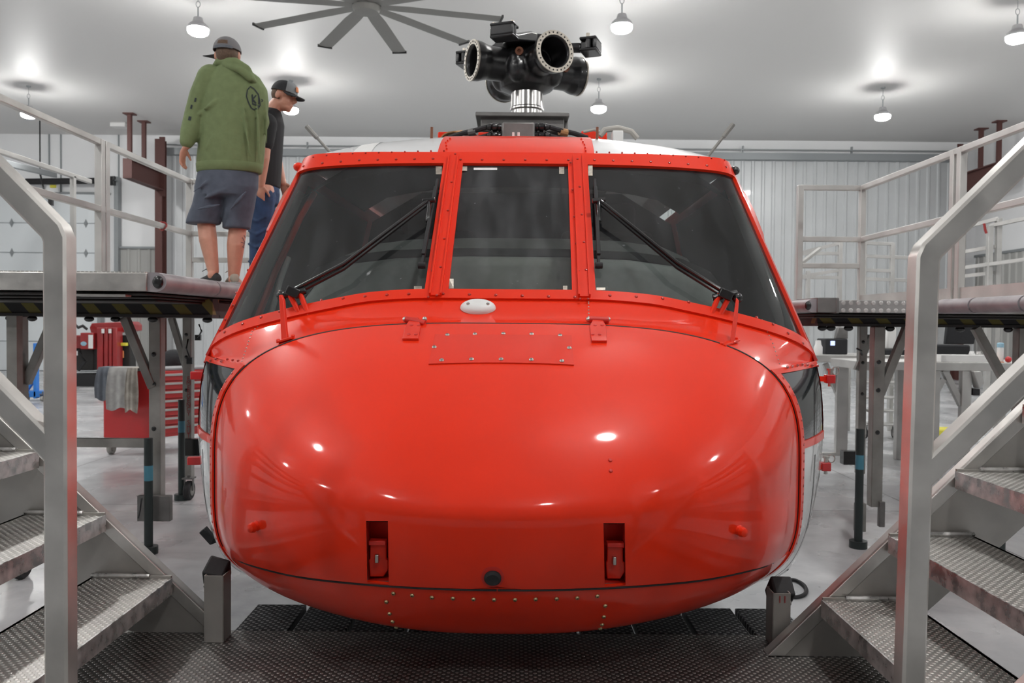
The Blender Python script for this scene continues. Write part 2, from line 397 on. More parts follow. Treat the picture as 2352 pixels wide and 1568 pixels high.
lamp_labels = ['bright lamp glowing above the man in the green hoodie', 'bright lamp right of the rotor hub in the upper row',
    'bright lamp cut by the right edge of the picture', 'bright lamp partly behind the far left top handrail',
    'bright lamp glowing beside the chin of the man in the black cap', 'bright lamp below and right of the rotor hub',
    'bright lamp above the corrugated door on the right']
for (px, py), lb in zip(LAMPS_SEEN, lamp_labels):
    p = UZ(px, py, LAMP_Z-.04); seen.append((p.x, p.y)); lamp(p.x, p.y, LAMP_Z, lb, 'high bay lamps under the ceiling')
for y in (8.4, 2.3, -3.4):
    for x in (-12.0, -5.2, 1.85, 8.7):
        lamp(x, y, LAMP_Z, 'high bay lamp hanging nearer than the ceiling fan, above the picture', 'high bay lamps above the picture')

# ------------------------------------------------------------------ setting
BY = 24.5; XL, XR, YF = -17.5, 13.7, -7.0
def ribs(x0, x1, z0, z1, y, m, name, pitch=.305, depth=.035, axis='x', flip=1):
    """ribbed sheet: a trapezoid profile swept up the wall"""
    pr = []; x = x0
    while x < x1-.01:
        for dx, dy in ((0, 0), (.19, 0), (.215, depth), (.275, depth), (.305, 0)):
            if x+dx <= x1+.001: pr.append((x+dx, dy))
        x += pitch
    pr.append((x1, 0)); b = MB()
    if axis == 'x': rows = [[V((a, y-d, z)) for a, d in pr] for z in (z0, z1)]
    else: rows = [[V((y-d*flip, a, z)) for a, d in pr] for z in (z0, z1)]
    return struct(b.grid(rows).build(name, m, recalc=False, smooth=0))
struct(MB().span((XL-1, YF-1, -.2), (XR+1, BY+1, 0)).build('floor', 'floor', smooth=0))
struct(MB().span((XL-1, YF-1, CEIL), (XR+1, BY+1, CEIL+.2)).build('ceiling', 'ceil', smooth=0))
struct(MB().span((XL-1, BY+.1, 0), (XR+1, BY+.3, CEIL)).build('wall_back', 'wallw', smooth=0))
struct(MB().span((XL-.3, YF, 0), (XL, BY+.1, CEIL)).build('wall_left', 'wallw', smooth=0))
struct(MB().span((XR, YF, 0), (XR+.3, BY+.1, CEIL)).build('wall_right', 'wallw', smooth=0))
struct(MB().span((XL, YF-.3, 0), (XR, YF, CEIL)).build('wall_front', 'frontdoor', smooth=0))
DX0 = U(380, 500, BY).x; DX1 = U(2196, 500, BY).x
DZ = U(1750, 368, BY).z
ribs(DX0, DX1, 0, DZ, BY+.02, 'wallg', 'door_back')
WZ = U(320, 571, BY).z
WX0 = U(276, 571, BY).x
ribs(WX0, DX0, 0, WZ, BY+.02, 'wains', 'wall_back_wainscot')
ribs(YF, BY, 0, WZ-.05, XR-.02, 'wains', 'wall_right_wainscot', axis='y', flip=1)
b = MB(); b.span((WX0, BY-.05, WZ), (DX0, BY+.05, WZ+.06)); b.build('trim_wainscot_back', 'trimg', smooth=0)
struct(bpy.data.objects['trim_wainscot_back'])
struct(MB().span((XR-.07, YF, WZ-.05), (XR, BY, WZ+.02)).build('trim_wainscot_right', 'trimg', smooth=0))
b = MB(); b.span((DX0, BY-.22, DZ-.02), (DX1, BY+.05, DZ+.18)); b.span((DX0, BY-.1, DZ+.28), (DX1, BY-.07, DZ+.31))
for x in np.arange(DX0+1, DX1, 3.2): b.span((x-.02, BY-.1, DZ+.15), (x+.02, BY-.02, DZ+.4))
struct(b.build('trim_door_track', 'trimg', smooth=0))
b = MB()
for x in (U(110, 400, BY).x, U(137, 400, BY).x, U(270, 400, BY).x): b.span((x-.015, BY+.06, WZ), (x+.015, BY+.1, CEIL))
struct(b.build('trim_wall_seams', 'trimg', smooth=0))
# roll up door in the left part of the back wall
RX1 = U(228, 500, BY).x; RZ = U(120, 445, BY).z; RX0 = RX1-5.2
d = thing('door_roller', 'white sectional overhead door on the far left', 'door', (RX1-2.6, BY, 0)); struct(d)
del d['category']
n = 6; hh = RZ/n
for k in range(n):
    b = MB(); b.span((RX0, BY-.06, k*hh+.015), (RX1, BY+.08, (k+1)*hh-.012)); b.build('panel', 'doorw', d, bevel=.01)
b = MB(); b.span((RX0, BY-.03, .02), (RX1, BY+.07, RZ-.02)); b.build('seam_backing', 'doorseam', d, smooth=0)
for k in range(1, n):
    for px in (30, 200):
        x = U(px, 500, BY).x; b = MB(); z = k*hh
        b.prism([(x, BY-.065, z-.13), (x+.06, BY-.065, z), (x, BY-.065, z+.13), (x-.06, BY-.065, z)], (0, -.012, 0)); b.box((x, BY-.085, z), (.09, .03, .04)); b.build('hinge', 'trimg', d, smooth=0)
struct(MB().span((RX0-.2, BY-.02, RZ), (RX1+.3, BY+.1, RZ+.06)).build('trim_door_header', 'trimg', smooth=0))
b = MB(); b.span((RX1+.02, BY-.18, 0), (RX1+.12, BY+.05, RZ+.3)); b.span((RX1+.5, BY-.14, 0), (RX1+.62, BY+.05, RZ+.5)); struct(b.build('trim_door_guide', 'trimg', smooth=0))
sp = thing('torsion_spring', 'black torsion spring tube above the white overhead door', 'door spring', U(150, 417, BY-.2))
p0 = U(60, 417, BY-.2); p1 = U(228, 415, BY-.2); MB().tube([p0, p1], .09, 14).build('spring', 'rubber', sp)
MB().tube([U(20, 417, BY-.2), U(272, 414, BY-.2)], .02, 10).build('shaft', 'trimg', sp)
b = MB(); b.cyl(U(252, 415, BY-.2), U(264, 415, BY-.2), .14, 18); b.build('drum', 'black', sp)
b = MB(); b.box(U(122, 422, BY-.05), (.35, .12, .5)); b.build('bearing_plate', 'wallw', sp, bevel=.01); b = MB(); b.box(U(122, 428, BY-.13), (.17, .03, .08)); b.build('warning_sticker', 'yellow', sp, smooth=0)
tr = thing('door_rail', 'grey overhead door rail below the ceiling at far left', 'rail', U(60, 388, 21))
b = MB(); b.bar(U(-40, 362, 17.8), U(126, 402, 23.5), .12, .14); b.build('track', 'trimg', tr, bevel=.01)
b = MB(); q = U(92, 398, 22.5); b.tube([q, U(100, 433, 22.5), U(108, 455, 22.5), U(116, 458, 22.5)], .025, 8); b.bar(U(117, 452, 22.5), U(117, 472, 22.5), .1); b.tube([q, (q.x, q.y, CEIL)], .02, 6); b.build('chain_pull', 'black', tr)
# brown steel columns and stub beams beside the corrugated door
def column(px, lean, nm):
    x = U(px, 500, BY-.35).x; b = MB(); y = BY-.4
    for dy in (-.16, .16): b.span((x-.1, y+dy-.012, 0), (x+.1, y+dy+.012, CEIL-.25))
    b.span((x-.012, y-.16, 0), (x+.012, y+.16, CEIL-.25)); b.span((x+.04*lean, y-.2, CEIL-1.9), (x+.2*lean, y-.16, CEIL-.2))
    struct(b.build('column_'+nm, 'brown', smooth=0)); return x
cxl = column(371, 1, 'left'); cxr = column(2202, -1, 'right')
def stub(x, sgn, nm, lb):
    y0, y1 = 21.9, BY-.5; zt = U(372 if sgn < 0 else 2202, 398 if sgn < 0 else 405, BY-.4).z; h = .52
    t = thing('stub_beam', lb, 'beam', (x, y0, zt)); b = MB()
    b.span((x-.12, y0, zt-.03), (x+.12, y1, zt)); b.span((x-.12, y0, zt-h), (x+.12, y1, zt-h+.03)); b.span((x-.012, y0, zt-h), (x+.012, y1, zt)); b.span((x-.12, y0, zt-h), (x+.12, y0+.02, zt)); b.build('girder', 'brown', t, smooth=0)
    for y in (y0+.15, y0+1.0):
        b = MB(); b.span((x-.05, y-.05, zt), (x+.05, y+.05, CEIL)); b.span((x-.14, y-.12, CEIL-.03), (x+.14, y+.12, CEIL)); b.build('hanger', 'brown', t, smooth=0)
stub(cxl+.05, -1, 'l', 'dark red steel stub beam hung from the ceiling left of the hooded man')
stub(cxr-.1, 1, 'r', 'dark red steel stub beam hung from the ceiling at the right')
for px, py, lb in ((275, 288, 'small white box on the ceiling above the left stub beam'), (2322, 304, 'small white box on the ceiling above the right handrail')):
    p = UZ(px, py, CEIL-.06); o = MB().box((p.x, p.y, CEIL-.06), (.42, .3, .12)).build('ceiling_box', 'white', bevel=.02); tag(o, lb, 'box')

# ------------------------------------------------------------------ ceiling fan
fz = 6.0; fc = UZ(842, 14, fz); fan = thing('ceiling_fan', 'large grey ceiling fan with ten long thin blades', 'fan', fc)
MB().lathe([(.03, -.10), (.17, -.09), (.2, -.03), (.2, .0), (.17, .02), (.12, .06), (.1, .3), (.05, .32)], fc, n=28).build('hub', 'fan', fan)
MB().lathe([(.205, -.005), (.21, .0), (.21, .02), (.2, .025)], fc, n=28).build('hub_band', 'fancap', fan)
MB().cyl(fc+V((0, 0, .3)), (fc.x, fc.y, CEIL), .05, 14).build('down_rod', 'lampbody', fan)
for k in range(10):
    a = math.radians(12+36*k); d = V((math.cos(a), math.sin(a), 0)); s = V((-d.y, d.x, 0)); b = MB()
    P = []
    for r, wd, tz in ((.15, .18, 0), (.6, .23, .0), (1.2, .23, -.01), (1.93, .23, -.02)):
        c = fc+d*r+V((0, 0, tz)); tilt = .0
        P.append([c+s*wd/2+V((0, 0, wd*tilt)), c+V((0, 0, .02)), c-s*wd/2-V((0, 0, wd*tilt)), c+V((0, 0, -.008))])
    b.rings(P); bl = b.build('blade', 'fan', fan)
    c = fc+d*1.94+V((0, 0, -.02)); R = Matrix((d, s, V((0, 0, 1)))).transposed(); MB().box(c, (.025, .235, .04), R).build('tip_cap', 'fancap', bl)

# ================================================================== HELICOPTER
def xc(Y): return -.036+.0295*(Y-2.0)
def H(x, Y, z): return V((x+xc(Y), Y, z))
heli = thing('helicopter', 'glossy red helicopter without rotor blades, nose facing the camera', 'helicopter', (xc(4.5), 4.5, 0))
YT, TL, ZC = 2.07, .68, 1.05
sv = [0, .153, .188, .266, .343, .485, .542, .642, .767, .84, 1]
HU = pch([0, .1, .21, .321, .462, .642, .84, 1], [0, .03, .066, .113, .188, .288, .405, .497])
HL = pch([0, .15, .271, .437, .58, .767, 1], [0, .105, .187, .292, .370, .402, .415])
WW = pch([0, .2, .4, .5, .64, .8, 1], [0, .235, .465, .575, .705, .845, .98])
NU = pch([0, .4, .64, .8, 1], [2.05, 2.2, 2.45, 2.75, 3.3]); NL = pch([0, .4, .64, .8, 1], [2.05, 2.3, 2.8, 3.4, 4.4])
def nose_par(s, low=False):
    t = TL*s*s; return YT+t, WW(s), HU(s), HL(s), (NL if low else NU)(s)
def nose(s, th, k=1.0):
    c, q = math.cos(th), math.sin(th); Y, w_, hu, hl, n = nose_par(s, q < 0); e = 2/n
    x = w_*math.copysign(abs(c)**e, c); z = (hu if q > 0 else hl)*math.copysign(abs(q)**e, q)
    return H(x*k, Y, ZC+z*k)
def seam_th(s):
    Y, w_, hu, hl, n = nose_par(s, True); k = (ZC-(.868-.12*(Y-2.12)))/max(hl, 1e-6)
    return -PI/2 if k >= 1 else -math.asin(k**(n/2))
SK_V, SK_F = [], []
def skin(mb):
    b0 = len(SK_V); SK_V.extend(mb.v); SK_F.extend([tuple(i+b0 for i in f) for f in mb.f]); return mb
NJ = 120
rows = []
for i in range(61):
    s = .0004+.9996*i/60; ta = seam_th(s); rows.append([nose(s, ta+(PI-2*ta)*j/NJ, 1-.014*max(0, s-.5)/.5) for j in range(NJ+1)])
hatch_mb = MB().grid(rows); skin(hatch_mb)
hatch = hatch_mb.build('nose_hatch', 'red', heli, smooth=180, recalc=True, solid=(.014, 0))
# lower fairing
rows = []; lo, hi = .1, .6
for _ in range(40):
    mid = (lo+hi)/2
    if seam_th(mid) <= -PI/2: lo = mid
    else: hi = mid
for i in range(41):
    s = hi+(1-hi)*(i/40)**1.3; ta = seam_th(s); rows.append([nose(s, ta-.0-(PI+2*ta)*j/60, .993) for j in range(61)])
fair_mb = MB().grid(rows); skin(fair_mb)
fairing = fair_mb.build('lower_fairing', 'red', heli, smooth=180, solid=(.008, 0))
# bottom plate of fairing rows goes on to the chin
def c0_z(z, k=1.0):
    Y, w_, hu, hl, n = nose_par(1, z < ZC); h = hu if z > ZC else hl; q = min(1, abs(z-ZC)/(h*k)); return w_*k*(1-q**n)**(1/n)
DZs = [.55, .555, .57, .60, .64, .756, .872, 1.021, 1.154, 1.286, 1.402, 1.46, 1.50]
DXs = [.70, .85, .98, 1.055, 1.09, 1.135, 1.166, 1.187, 1.194, 1.187, 1.164, 1.135, 1.11]
Dx = pch(DZs, DXs); YD = 3.15
def Dp(z): return (Dx(z), YD, z)
# windscreen surface W(q, v)
qs = [0, .22, .304, .475, .661, .829, 1.023, 1.126, 1.165]
BY_ = pch(qs, [2.95, 2.95, 2.95, 2.96, 2.985, 3.02, 3.09, 3.165, 3.22]); BZ_ = pch(qs, [1.664, 1.664, 1.663, 1.653, 1.622, 1.587, 1.535, 1.487, 1.455])
TX_ = pch(qs, [0, .221, .303, .45, .60, .735, .875, .945, .975]); TY_ = pch(qs, [3.5, 3.5, 3.5, 3.505, 3.515, 3.53, 3.56, 3.61, 3.67]); TZ_ = pch(qs, [2.215, 2.215, 2.214, 2.213, 2.211, 2.207, 2.20, 2.19, 2.175])
def Wl(q, v):
    s = 1 if q >= 0 else -1; a = abs(q)
    x = lerp(a, TX_(a), v); return (s*x, lerp(BY_(a), TY_(a), v), lerp(BZ_(a), TZ_(a), v))
def W(q, v, off=0):
    p = H(*Wl(q, v))
    if off:
        e = .004; n = (H(*Wl(q+e, v))-H(*Wl(q-e, v))).cross(H(*Wl(q, v+.01))-H(*Wl(q, v-.01))).normalized()
        p = p+n*off
    return p
def wgrid(q0, q1, v0, v1, nq=12, nv=12, off=0): return [[W(lerp(q0, q1, j/nq), lerp(v0, v1, i/nv), off) for j in range(nq+1)] for i in range(nv+1)]
VB, VT = -.06, 1.105
QM = 1.165
fr = MB()
fr.grid(wgrid(-QM, QM, VB, 0, 80, 2)); fr.grid(wgrid(-QM, QM, 1, VT, 80, 2))
for s in (-1, 1):
    fr.grid(wgrid(s*.22, s*.304, 0, 1, 4, 14)); fr.grid(wgrid(s*1.126, s*QM, 0, 1, 3, 14))
    # corner fillet of each side pane
skin(fr)
frame = MB(); frame.v = list(fr.v); frame.f = list(fr.f)
frame_obj = frame.build('windscreen_frame', 'red', heli, smooth=30, solid=(.014, 0), recalc=False)
# raised strips down the two centre posts
for s in (-1, 1):
    b = MB()
    for q, wd, ht in ((.262, .034, .008), (.243, .006, .018), (.281, .006, .018)):
        P = []
        for i in range(15):
            v = lerp(-.05, 1.06, i/14); P.append([W(s*q-wd/2, v, -.002), W(s*q+wd/2, v, -.002), W(s*q+wd/2, v, ht+.006), W(s*q-wd/2, v, ht+.006)])
        b.rings(P)
    b.build('post_strip', 'red', heli, smooth=25)
gl = {}
for nm, q0, q1, mt in (('windscreen_pane', -1.126, -.304, 'glass'), ('windscreen_pane', -.22, .22, 'glass_c'), ('windscreen_pane', .304, 1.126, 'glass')):
    g = MB().grid(wgrid(q0, q1, 0, 1, 24, 14, -.006)); skin(g); o = g.build(nm, mt, heli, smooth=60, recalc=False); gl[q0] = o
lab(gl[-1.126], 'left windscreen pane behind the left wiper'); lab(gl[-.22], 'flat centre windscreen pane'); lab(gl[.304], 'right windscreen pane behind the right wiper')
# cowl between nose hatch and windscreen
def resample(P, n):
    d = [0]
    for a, c in zip(P, P[1:]): d.append(d[-1]+(c-a).length)
    out = []
    for i in range(n+1):
        t = d[-1]*i/n; k = 0
        while k < len(P)-2 and d[k+1] < t: k += 1
        out.append(P[k].lerp(P[k+1], (t-d[k])/max(1e-9, d[k+1]-d[k])))
    return out
b = MB()
zc0 = 1.40
for s in (-1, 1):
    top = [W(s*q, VB, -.002) for q in np.linspace(0, QM, 50)]+[H(s*Dx(1.415), YD, 1.415)]
    th_e = math.asin(((zc0-ZC)/(HU(1)))**(nose_par(1)[4]/2)); bot = [nose(1, lerp(PI/2, th_e if s > 0 else PI-th_e, i/60), 1.0) for i in range(61)]
    A, B_ = resample(bot, 60), resample(top, 60); R = []
    for i in range(13):
        t = i/12; R.append([])
        for a, c in zip(A, B_):
            p = a.lerp(c, t); p = p-V((0, 0, 1))*.018*math.sin(PI*t)*max(0, 1-abs(p.x)/1.1); R[-1].append(p)
    b.grid(R)
skin(b); b.build('cowl', 'red', heli, smooth=60, weld=True)
b = MB(); th_e = math.asin(((1.35-ZC)/HU(1))**(nose_par(1)[4]/2)); b.tube([nose(1, lerp(th_e, PI-th_e, i/80), .994)+V((0, .002, .0)) for i in range(81)], .0055, 6, up=(0, 1, 0)); b.build('hatch_seam_shade', 'rubber', heli)  # dark tube stands in for the shadow in the upper hatch gap
b = MB()
for sg in (-1, 1):
    P = []
    for i in range(30):
        s = hi+1e-6+(1-hi)*(i/29)**3*.99; ta = seam_th(s); p = nose(s, ta if sg > 0 else PI-ta, .998-.012*max(0, s-.5)/.5); P.append(p+V((0, -.001, -.0075)))
    b.tube(P, .0032, 6)
b.build('hatch_seam_shade', 'rubber', heli)  # dark tubes draw the shadow line along the lower hatch seam
rg_ = MB().grid([[nose(1, -PI+2*PI*i/160, k)+V((0, dy, 0)) for i in range(161)] for k, dy in ((.975, .004), (1.002, .004))]); skin(rg_); rg_.build('hatch_seam_ring', 'rubber', heli, smooth=60)  # dark ring closes the gap around the hatch edge
# sides between nose seam and door post
zrow0 = [1.40, 1.385, 1.16, 1.135, 1.0, .90, .82, .76, .71, .67]
zrowD = [1.415, 1.395, 1.15, 1.12, 1.0, .88, .78, .69, .61, .57]
def side_strip(s, i0, i1, y0=0., y1=1., nz=6, out=0):
    rows = []
    for i in range(nz+1):
        f = i/nz*(i1-i0)+i0; k = min(int(f), len(zrow0)-2); u = f-k
        z0 = lerp(zrow0[k], zrow0[k+1], u); zD = lerp(zrowD[k], zrowD[k+1], u); r = []
        for j in range(9):
            t = lerp(y0, y1, j/8); bulge = .012*math.sin(PI*t)
            r.append(H(s*(lerp(c0_z(z0), Dx(zD), t)+bulge+out), lerp(YT+TL, YD, t), lerp(z0, zD, t)))
        rows.append(r)
    return rows
for s in (-1, 1):
    b = MB(); b.grid(side_strip(s, 0, 1)); b.grid(side_strip(s, 1, 2, 0, .09)); b.grid(side_strip(s, 2, 3)); b.grid(side_strip(s, 3, 9, 0, .09, 24)); skin(b)
    b.build('chin_window_frame', 'red', heli, smooth=60, solid=(.006, 0))
    b = MB(); b.grid(side_strip(s, 1, 2, .08, 1, 10, -.003)); skin(b); o = b.build('chin_window', 'darkglass', heli, smooth=60); lab(o, 'dark tinted chin window on the %s side of the nose' % ('left' if s < 0 else 'right'))
    b = MB(); b.grid(side_strip(s, 3, 9, .09, 1, 24)); skin(b); lab(b.build('lower_side_panel', 'bodywhite', heli, smooth=60), 'pale grey lower side panel')
    b = MB()
    for (t0, t1, zz) in ((.45, .5, 5),):
        P = []
        for i in range(20):
            f = lerp(3.3, 8.3, i/19); k = min(int(f), len(zrow0)-2); u = f-k; z0 = lerp(zrow0[k], zrow0[k+1], u); zD = lerp(zrowD[k], zrowD[k+1], u)
            P.append([H(s*(lerp(c0_z(z0), Dx(zD), t)+.012*math.sin(PI*t)+.001), lerp(YT+TL, YD, t), lerp(z0, zD, t)) for t in (t0, t1)])
        b.grid(P)
    b.build('body_stripe', 'black', heli, smooth=60)
# belly
b = MB(); rows = []
for j in range(13):
    x = lerp(-1, 1, j/12); rows.append([H(x*c0_z(.67), 2.75, .67-.018*(1-x*x)), H(x*Dx(.57), YD, .57-.02*(1-x*x)), H(x*1.0, 5.5, .56-.02*(1-x*x)), H(x*1.0, 8, .56)])
b.grid(rows); b.build('belly', 'bodywhite', heli, smooth=60)
# rear body sides with door glass, roof
bs = MB(); bg = MB(); bw = MB()
YB = 8.0
for s in (-1, 1):
    def band(zs, mb):
        mb.grid([[H(s*lerp(Dx(z), max(Dx(z), 1.15)-.0, t), lerp(YD, YB, t), z) for t in (0, .2, .5, 1)] for z in zs])
    band(np.linspace(.57, 1.12, 14), bw); band(np.linspace(1.12, 1.46, 6), bs)
    pil = [W(s*QM, v) for v in np.linspace(-.06, VT, 16)]
    def row(p, ys): return [V((p.x+xc(Y)-xc(p.y)-0, Y, p.z)) for Y in ys]
    bs.grid([[*row(p, [p.y, p.y+.1])] for p in pil]); bg.grid([row(p, [p.y+.1, 4.45]) for p in pil[2:14]]); bs.grid([row(p, [p.y+.1, 4.45]) for p in pil[:3]]); bs.grid([row(p, [p.y+.1, 4.45]) for p in pil[13:]])
    bs.grid([row(p, [4.45, YB]) for p in pil])
bs.build('upper_side_panel', 'red', heli, smooth=60); bw.build('rear_side_panel', 'bodywhite', heli, smooth=60); bg.build('door_window', 'glass', heli, smooth=60)
# roof
def roof_front(q):
    a = abs(q); s = 1 if q >= 0 else -1; x = TX_(a)*1.0; p = Wl(q, VT); return H(*p)
rz = pch([0, .33, .6, .87, .975], [2.425, 2.42, 2.395, 2.335, 2.25])
def roof_pt(q, t):
    a = abs(q); x = math.copysign(TX_(a), q); p0 = Wl(q, VT); Y1 = 3.98; z1 = rz(TX_(a))
    u = t; z = p0[2]+(z1-p0[2])*math.sin(u*PI/2)**.9; Y = lerp(p0[1], Y1, u)
    return H(abs(x)*(p0[0]/max(1e-6, TX_(a))) if a > 1e-6 else 0, Y, z)
QR = .34
def roof_patch(q0, q1, nq):
    R = [[roof_pt(lerp(q0, q1, j/nq), i/10) for j in range(nq+1)] for i in range(11)]
    last = R[-1]; R.append([V((p.x, 4.6, p.z+.02)) for p in last]); R.append([V((p.x, YB, p.z+.0)) for p in last]); return R
b = MB().grid(roof_patch(-QR, QR, 16)); skin(b); lab(b.build('roof_centre_panel', 'red', heli, smooth=60, solid=(.01, 0)), 'red centre roof panel between the white roof halves')
for s in (-1, 1):
    b = MB().grid(roof_patch(s*QR, s*QM, 24)); skin(b); b.build('roof_panel', 'roofwhite', heli, smooth=60)
P = roof_patch(-.80, -.70, 6)[:11]
b = MB().grid([[p+V((0, -.001, .002)) for p in r] for r in P]); b.build('roof_stripe', 'white', heli, smooth=60)
b = MB(); b.add([H(x, YB, z) for x, z in ((-1.0, .56), (1.0, .56), (1.19, 1.15), (1.13, 1.46), (.96, 2.2), (.6, 2.4), (-.6, 2.4), (-.96, 2.2), (-1.13, 1.46), (-1.19, 1.15))], [tuple(range(10))]); b.build('aft_bulkhead', 'bodywhite', heli, smooth=0)
BVH = BVHTree.FromPolygons(SK_V, SK_F)
def hit(px, py):
    for jx, jy in ((0, 0), (0, 4), (0, -4), (5, 0), (-5, 0)):
        d = ray(px+jx, py+jy).normalized(); h = BVH.ray_cast(CAM_POS, d)
        if h[0] is not None: break
    else: return None
    n = h[1] if h[1].dot(d) < 0 else -h[1]; return h[0], n
def on(px, py, off=0):
    h = hit(px, py)
    if h is None: return None
    return h[0]+h[1]*off
# cockpit inside
b = MB(); Pq = np.linspace(-1, 1, 25)
prof = [(-.92, 1.45), (-.93, 1.6), (-.90, 1.72), (-.82, 1.82), (-.70, 1.87), (-.5, 1.895), (-.2, 1.905), (0, 1.905), (.2, 1.905), (.5, 1.895), (.70, 1.87), (.82, 1.82), (.90, 1.72), (.93, 1.6), (.92, 1.45)]
R = []
prof = [(x, z-.085 if z > 1.7 else z) for x, z in prof]
for Y, k, dz in ((3.28, .90, -.05), (3.30, .925, -.02), (3.34, .94, -.004), (3.5, .95, 0), (3.6, .95, 0)):
    R.append([H(x*k, Y, z+dz*(1 if z > 1.5 else 0)) for x, z in prof])
b.rings(R); b.build('instrument_glareshield', 'shield', heli, smooth=40)
b = MB(); R = []
for Y, k, up in ((3.335, .945, .0), (3.33, .965, .028), (3.40, .97, .034), (3.5, .97, .03), (3.5, .95, 0)): R.append([H(x*k, Y, z+(up if z > 1.6 else 0)) for x, z in prof])
b.grid(R); b.build('glareshield_lip', 'interior', heli, smooth=40)
b = MB(); R = []
for Y, dz in ((3.76, .09), (3.78, .115), (3.95, .12)): R.append([H(x*.95, Y, z+(dz if z > 1.5 else 0)) for x, z in prof])
b.rings(R); b.build('instrument_hood', 'shield', heli, smooth=40)
b = MB()
for s in (-1, 1):
    R = []
    for z in np.linspace(.62, 2.15, 12):
        x = (Dx(z) if z < 1.45 else lerp(1.13, .975, (z-1.45)/.72))-.05
        R.append([H(s*x, 3.25+(z-1.45)*.65 if z > 1.45 else 3.2, z), H(s*x, 5.0, z)])
    b.grid(R)
b.grid([[H(x, Y, .66) for x in (-1.0, 1.0)] for Y in (3.16, 5.0)])
b.grid([[H(s_*x, 5.0, z) for s_ in (-1, 1)] for x, z in ((.95, .6), (1.1, 1.1), (1.05, 1.46), (.9, 2.15), (.6, 2.33))])
b.grid([[H(x, Y, rz(abs(x))-.06-(.14 if Y < 3.7 else 0)) for x in np.linspace(-.95, .95, 15)] for Y in (3.62, 4.0, 5.0)])
b.build('cockpit_lining', 'interior', heli, smooth=40)
for sx in (-.48, .48):
    st = MB(); c = H(sx, 4.15, 1.0); st.box(c+V((0, 0, .12)), (.5, .5, .14)); st.build('seat_pan', 'interior', heli, bevel=.04)
    st = MB(); st.box(c+V((0, .3, .6)), (.5, .12, .9), Matrix.Rotation(-.12, 3, 'X')); st.box(c+V((0, .33, 1.1)), (.3, .1, .2)); st.build('seat_back', 'rubber', heli, bevel=.04)
b = MB(); b.tube([H(-1.04, 3.32, 1.52), H(-1.0, 3.46, 1.75), H(-.94, 3.62, 2.0), H(-.9, 3.7, 2.12)], .014, 8); b.build('door_edge', 'red', heli)
b = MB(); b.tube([H(-1.02, 3.40, 1.5), H(-.99, 3.5, 1.72), H(-.975, 3.56, 1.82)], .014, 8); b.build('door_seal', 'white', heli)

# --- latch recesses cut from the hatch and fairing
def cut(o, mb):
    c = mb.build('cutter', 'red_dark', None, smooth=0); md = o.modifiers.new('cut', 'BOOLEAN'); md.operation = 'DIFFERENCE'; md.object = c; md.solver = 'EXACT'
    apply_mods(o); bpy.data.objects.remove(c)
LATCH = [(838, 893, 1196, 1338), (1383, 1437, 1201, 1343)]
cm = MB()
for x0, x1, y0, y1 in LATCH:
    a = [U(x0+3, y0, 1.8), U(x1-2, y0, 1.8), U(x1, y1+6, 1.8), U(x0+6, y1+2, 1.8)]
    a2 = [CAM_POS+(p-CAM_POS)*(2.25/1.8) for p in a]; cm.add(a+a2, [(0, 1, 2, 3), (7, 6, 5, 4), (0, 4, 5, 1), (1, 5, 6, 2), (2, 6, 7, 3), (3, 7, 4, 0)])
cut(hatch, cm)
hatch.data.shade_smooth(); hatch.data.set_sharp_from_angle(angle=math.radians(40))
for x0, x1, y0, y1 in LATCH:
    xm = (x0+x1)/2
    Pf = [on(x0+2, y0+3, -.004), on(x1-1, y0+3, -.004), on(x1+1, y1-2, -.004), on(x0+6, y1-2, -.004)]
    back = [p+V((0, .055, .0)) for p in Pf]; back[0].z -= .012; back[1].z -= .012
    b = MB(); b.add(back, [(0, 1, 2, 3)]); b.add(Pf+back, [(0, 4, 5, 1), (1, 5, 6, 2), (2, 6, 7, 3), (3, 7, 4, 0)])
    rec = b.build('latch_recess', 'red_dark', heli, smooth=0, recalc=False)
    yb = back[0].y-.02
    l_ = MB(); pts = [(x0+12, y0+50), (x1-6, y0+50), (x1-6, y0+88), (x1-2, y0+90), (x1-2, y0+112), (x1-12, y0+128), (x0+12, y0+128), (x0+9, y0+90), (x0+12, y0+88)]
    Q = [U(px, py, on(xm, py).y+.026) for px, py in pts]; l_.prism(Q, (0, .02, 0)); lt = l_.build('latch', 'red_panel', rec, bevel=.002)
    l_ = MB(); p = U(xm+1, y0+85, on(xm, y0+85).y+.024); l_.box(p, (.010, .02, .022)); l_.build('latch_button', 'screw', lt, bevel=.002)
    l_ = MB(); l_.box(U(xm+3, y0+48, on(xm, y0+48).y+.035), (.045, .03, .012)); l_.build('latch_pivot', 'red_dark', lt, bevel=.002)
# --- screws and rivets: raised heads merged per row, standing on the skin
def spts(poly, n):
    P = [V((a, b_, 0)) for a, b_ in poly]; return [(p.x, p.y) for p in resample(P, n-1)]
def heads(mb, poly, n, r=.0062, h=.006, off=.006):
    for px, py in spts(poly, n):
        q = hit(px, py)
        if not q: continue
        if mb is None: MB().dome(q[0]+q[1]*off, q[1], r, h).build('rivet', 'red_head', heli)
        else: mb.dome(q[0]+q[1]*off, q[1], r, h)
heads(None, [(740, 693), (820, 685), (900, 680), (990, 677)], 6); heads(None, [(1018, 678), (1320, 686)], 6)
heads(None, [(1400, 682), (1500, 686), (1580, 697)], 4); heads(None, [(645, 718), (575, 740), (520, 765)], 4); heads(None, [(1735, 732), (1780, 750), (1840, 790)], 4)
heads(None, [(700, 384), (740, 378), (820, 371), (995, 368)], 8); heads(None, [(1058, 370), (1305, 371)], 6); heads(None, [(1365, 371), (1500, 375), (1665, 386)], 8)
heads(None, [(692, 367), (780, 357), (900, 353), (1020, 350)], 12, .004); heads(None, [(1370, 353), (1500, 357), (1640, 367), (1690, 374)], 12, .004)
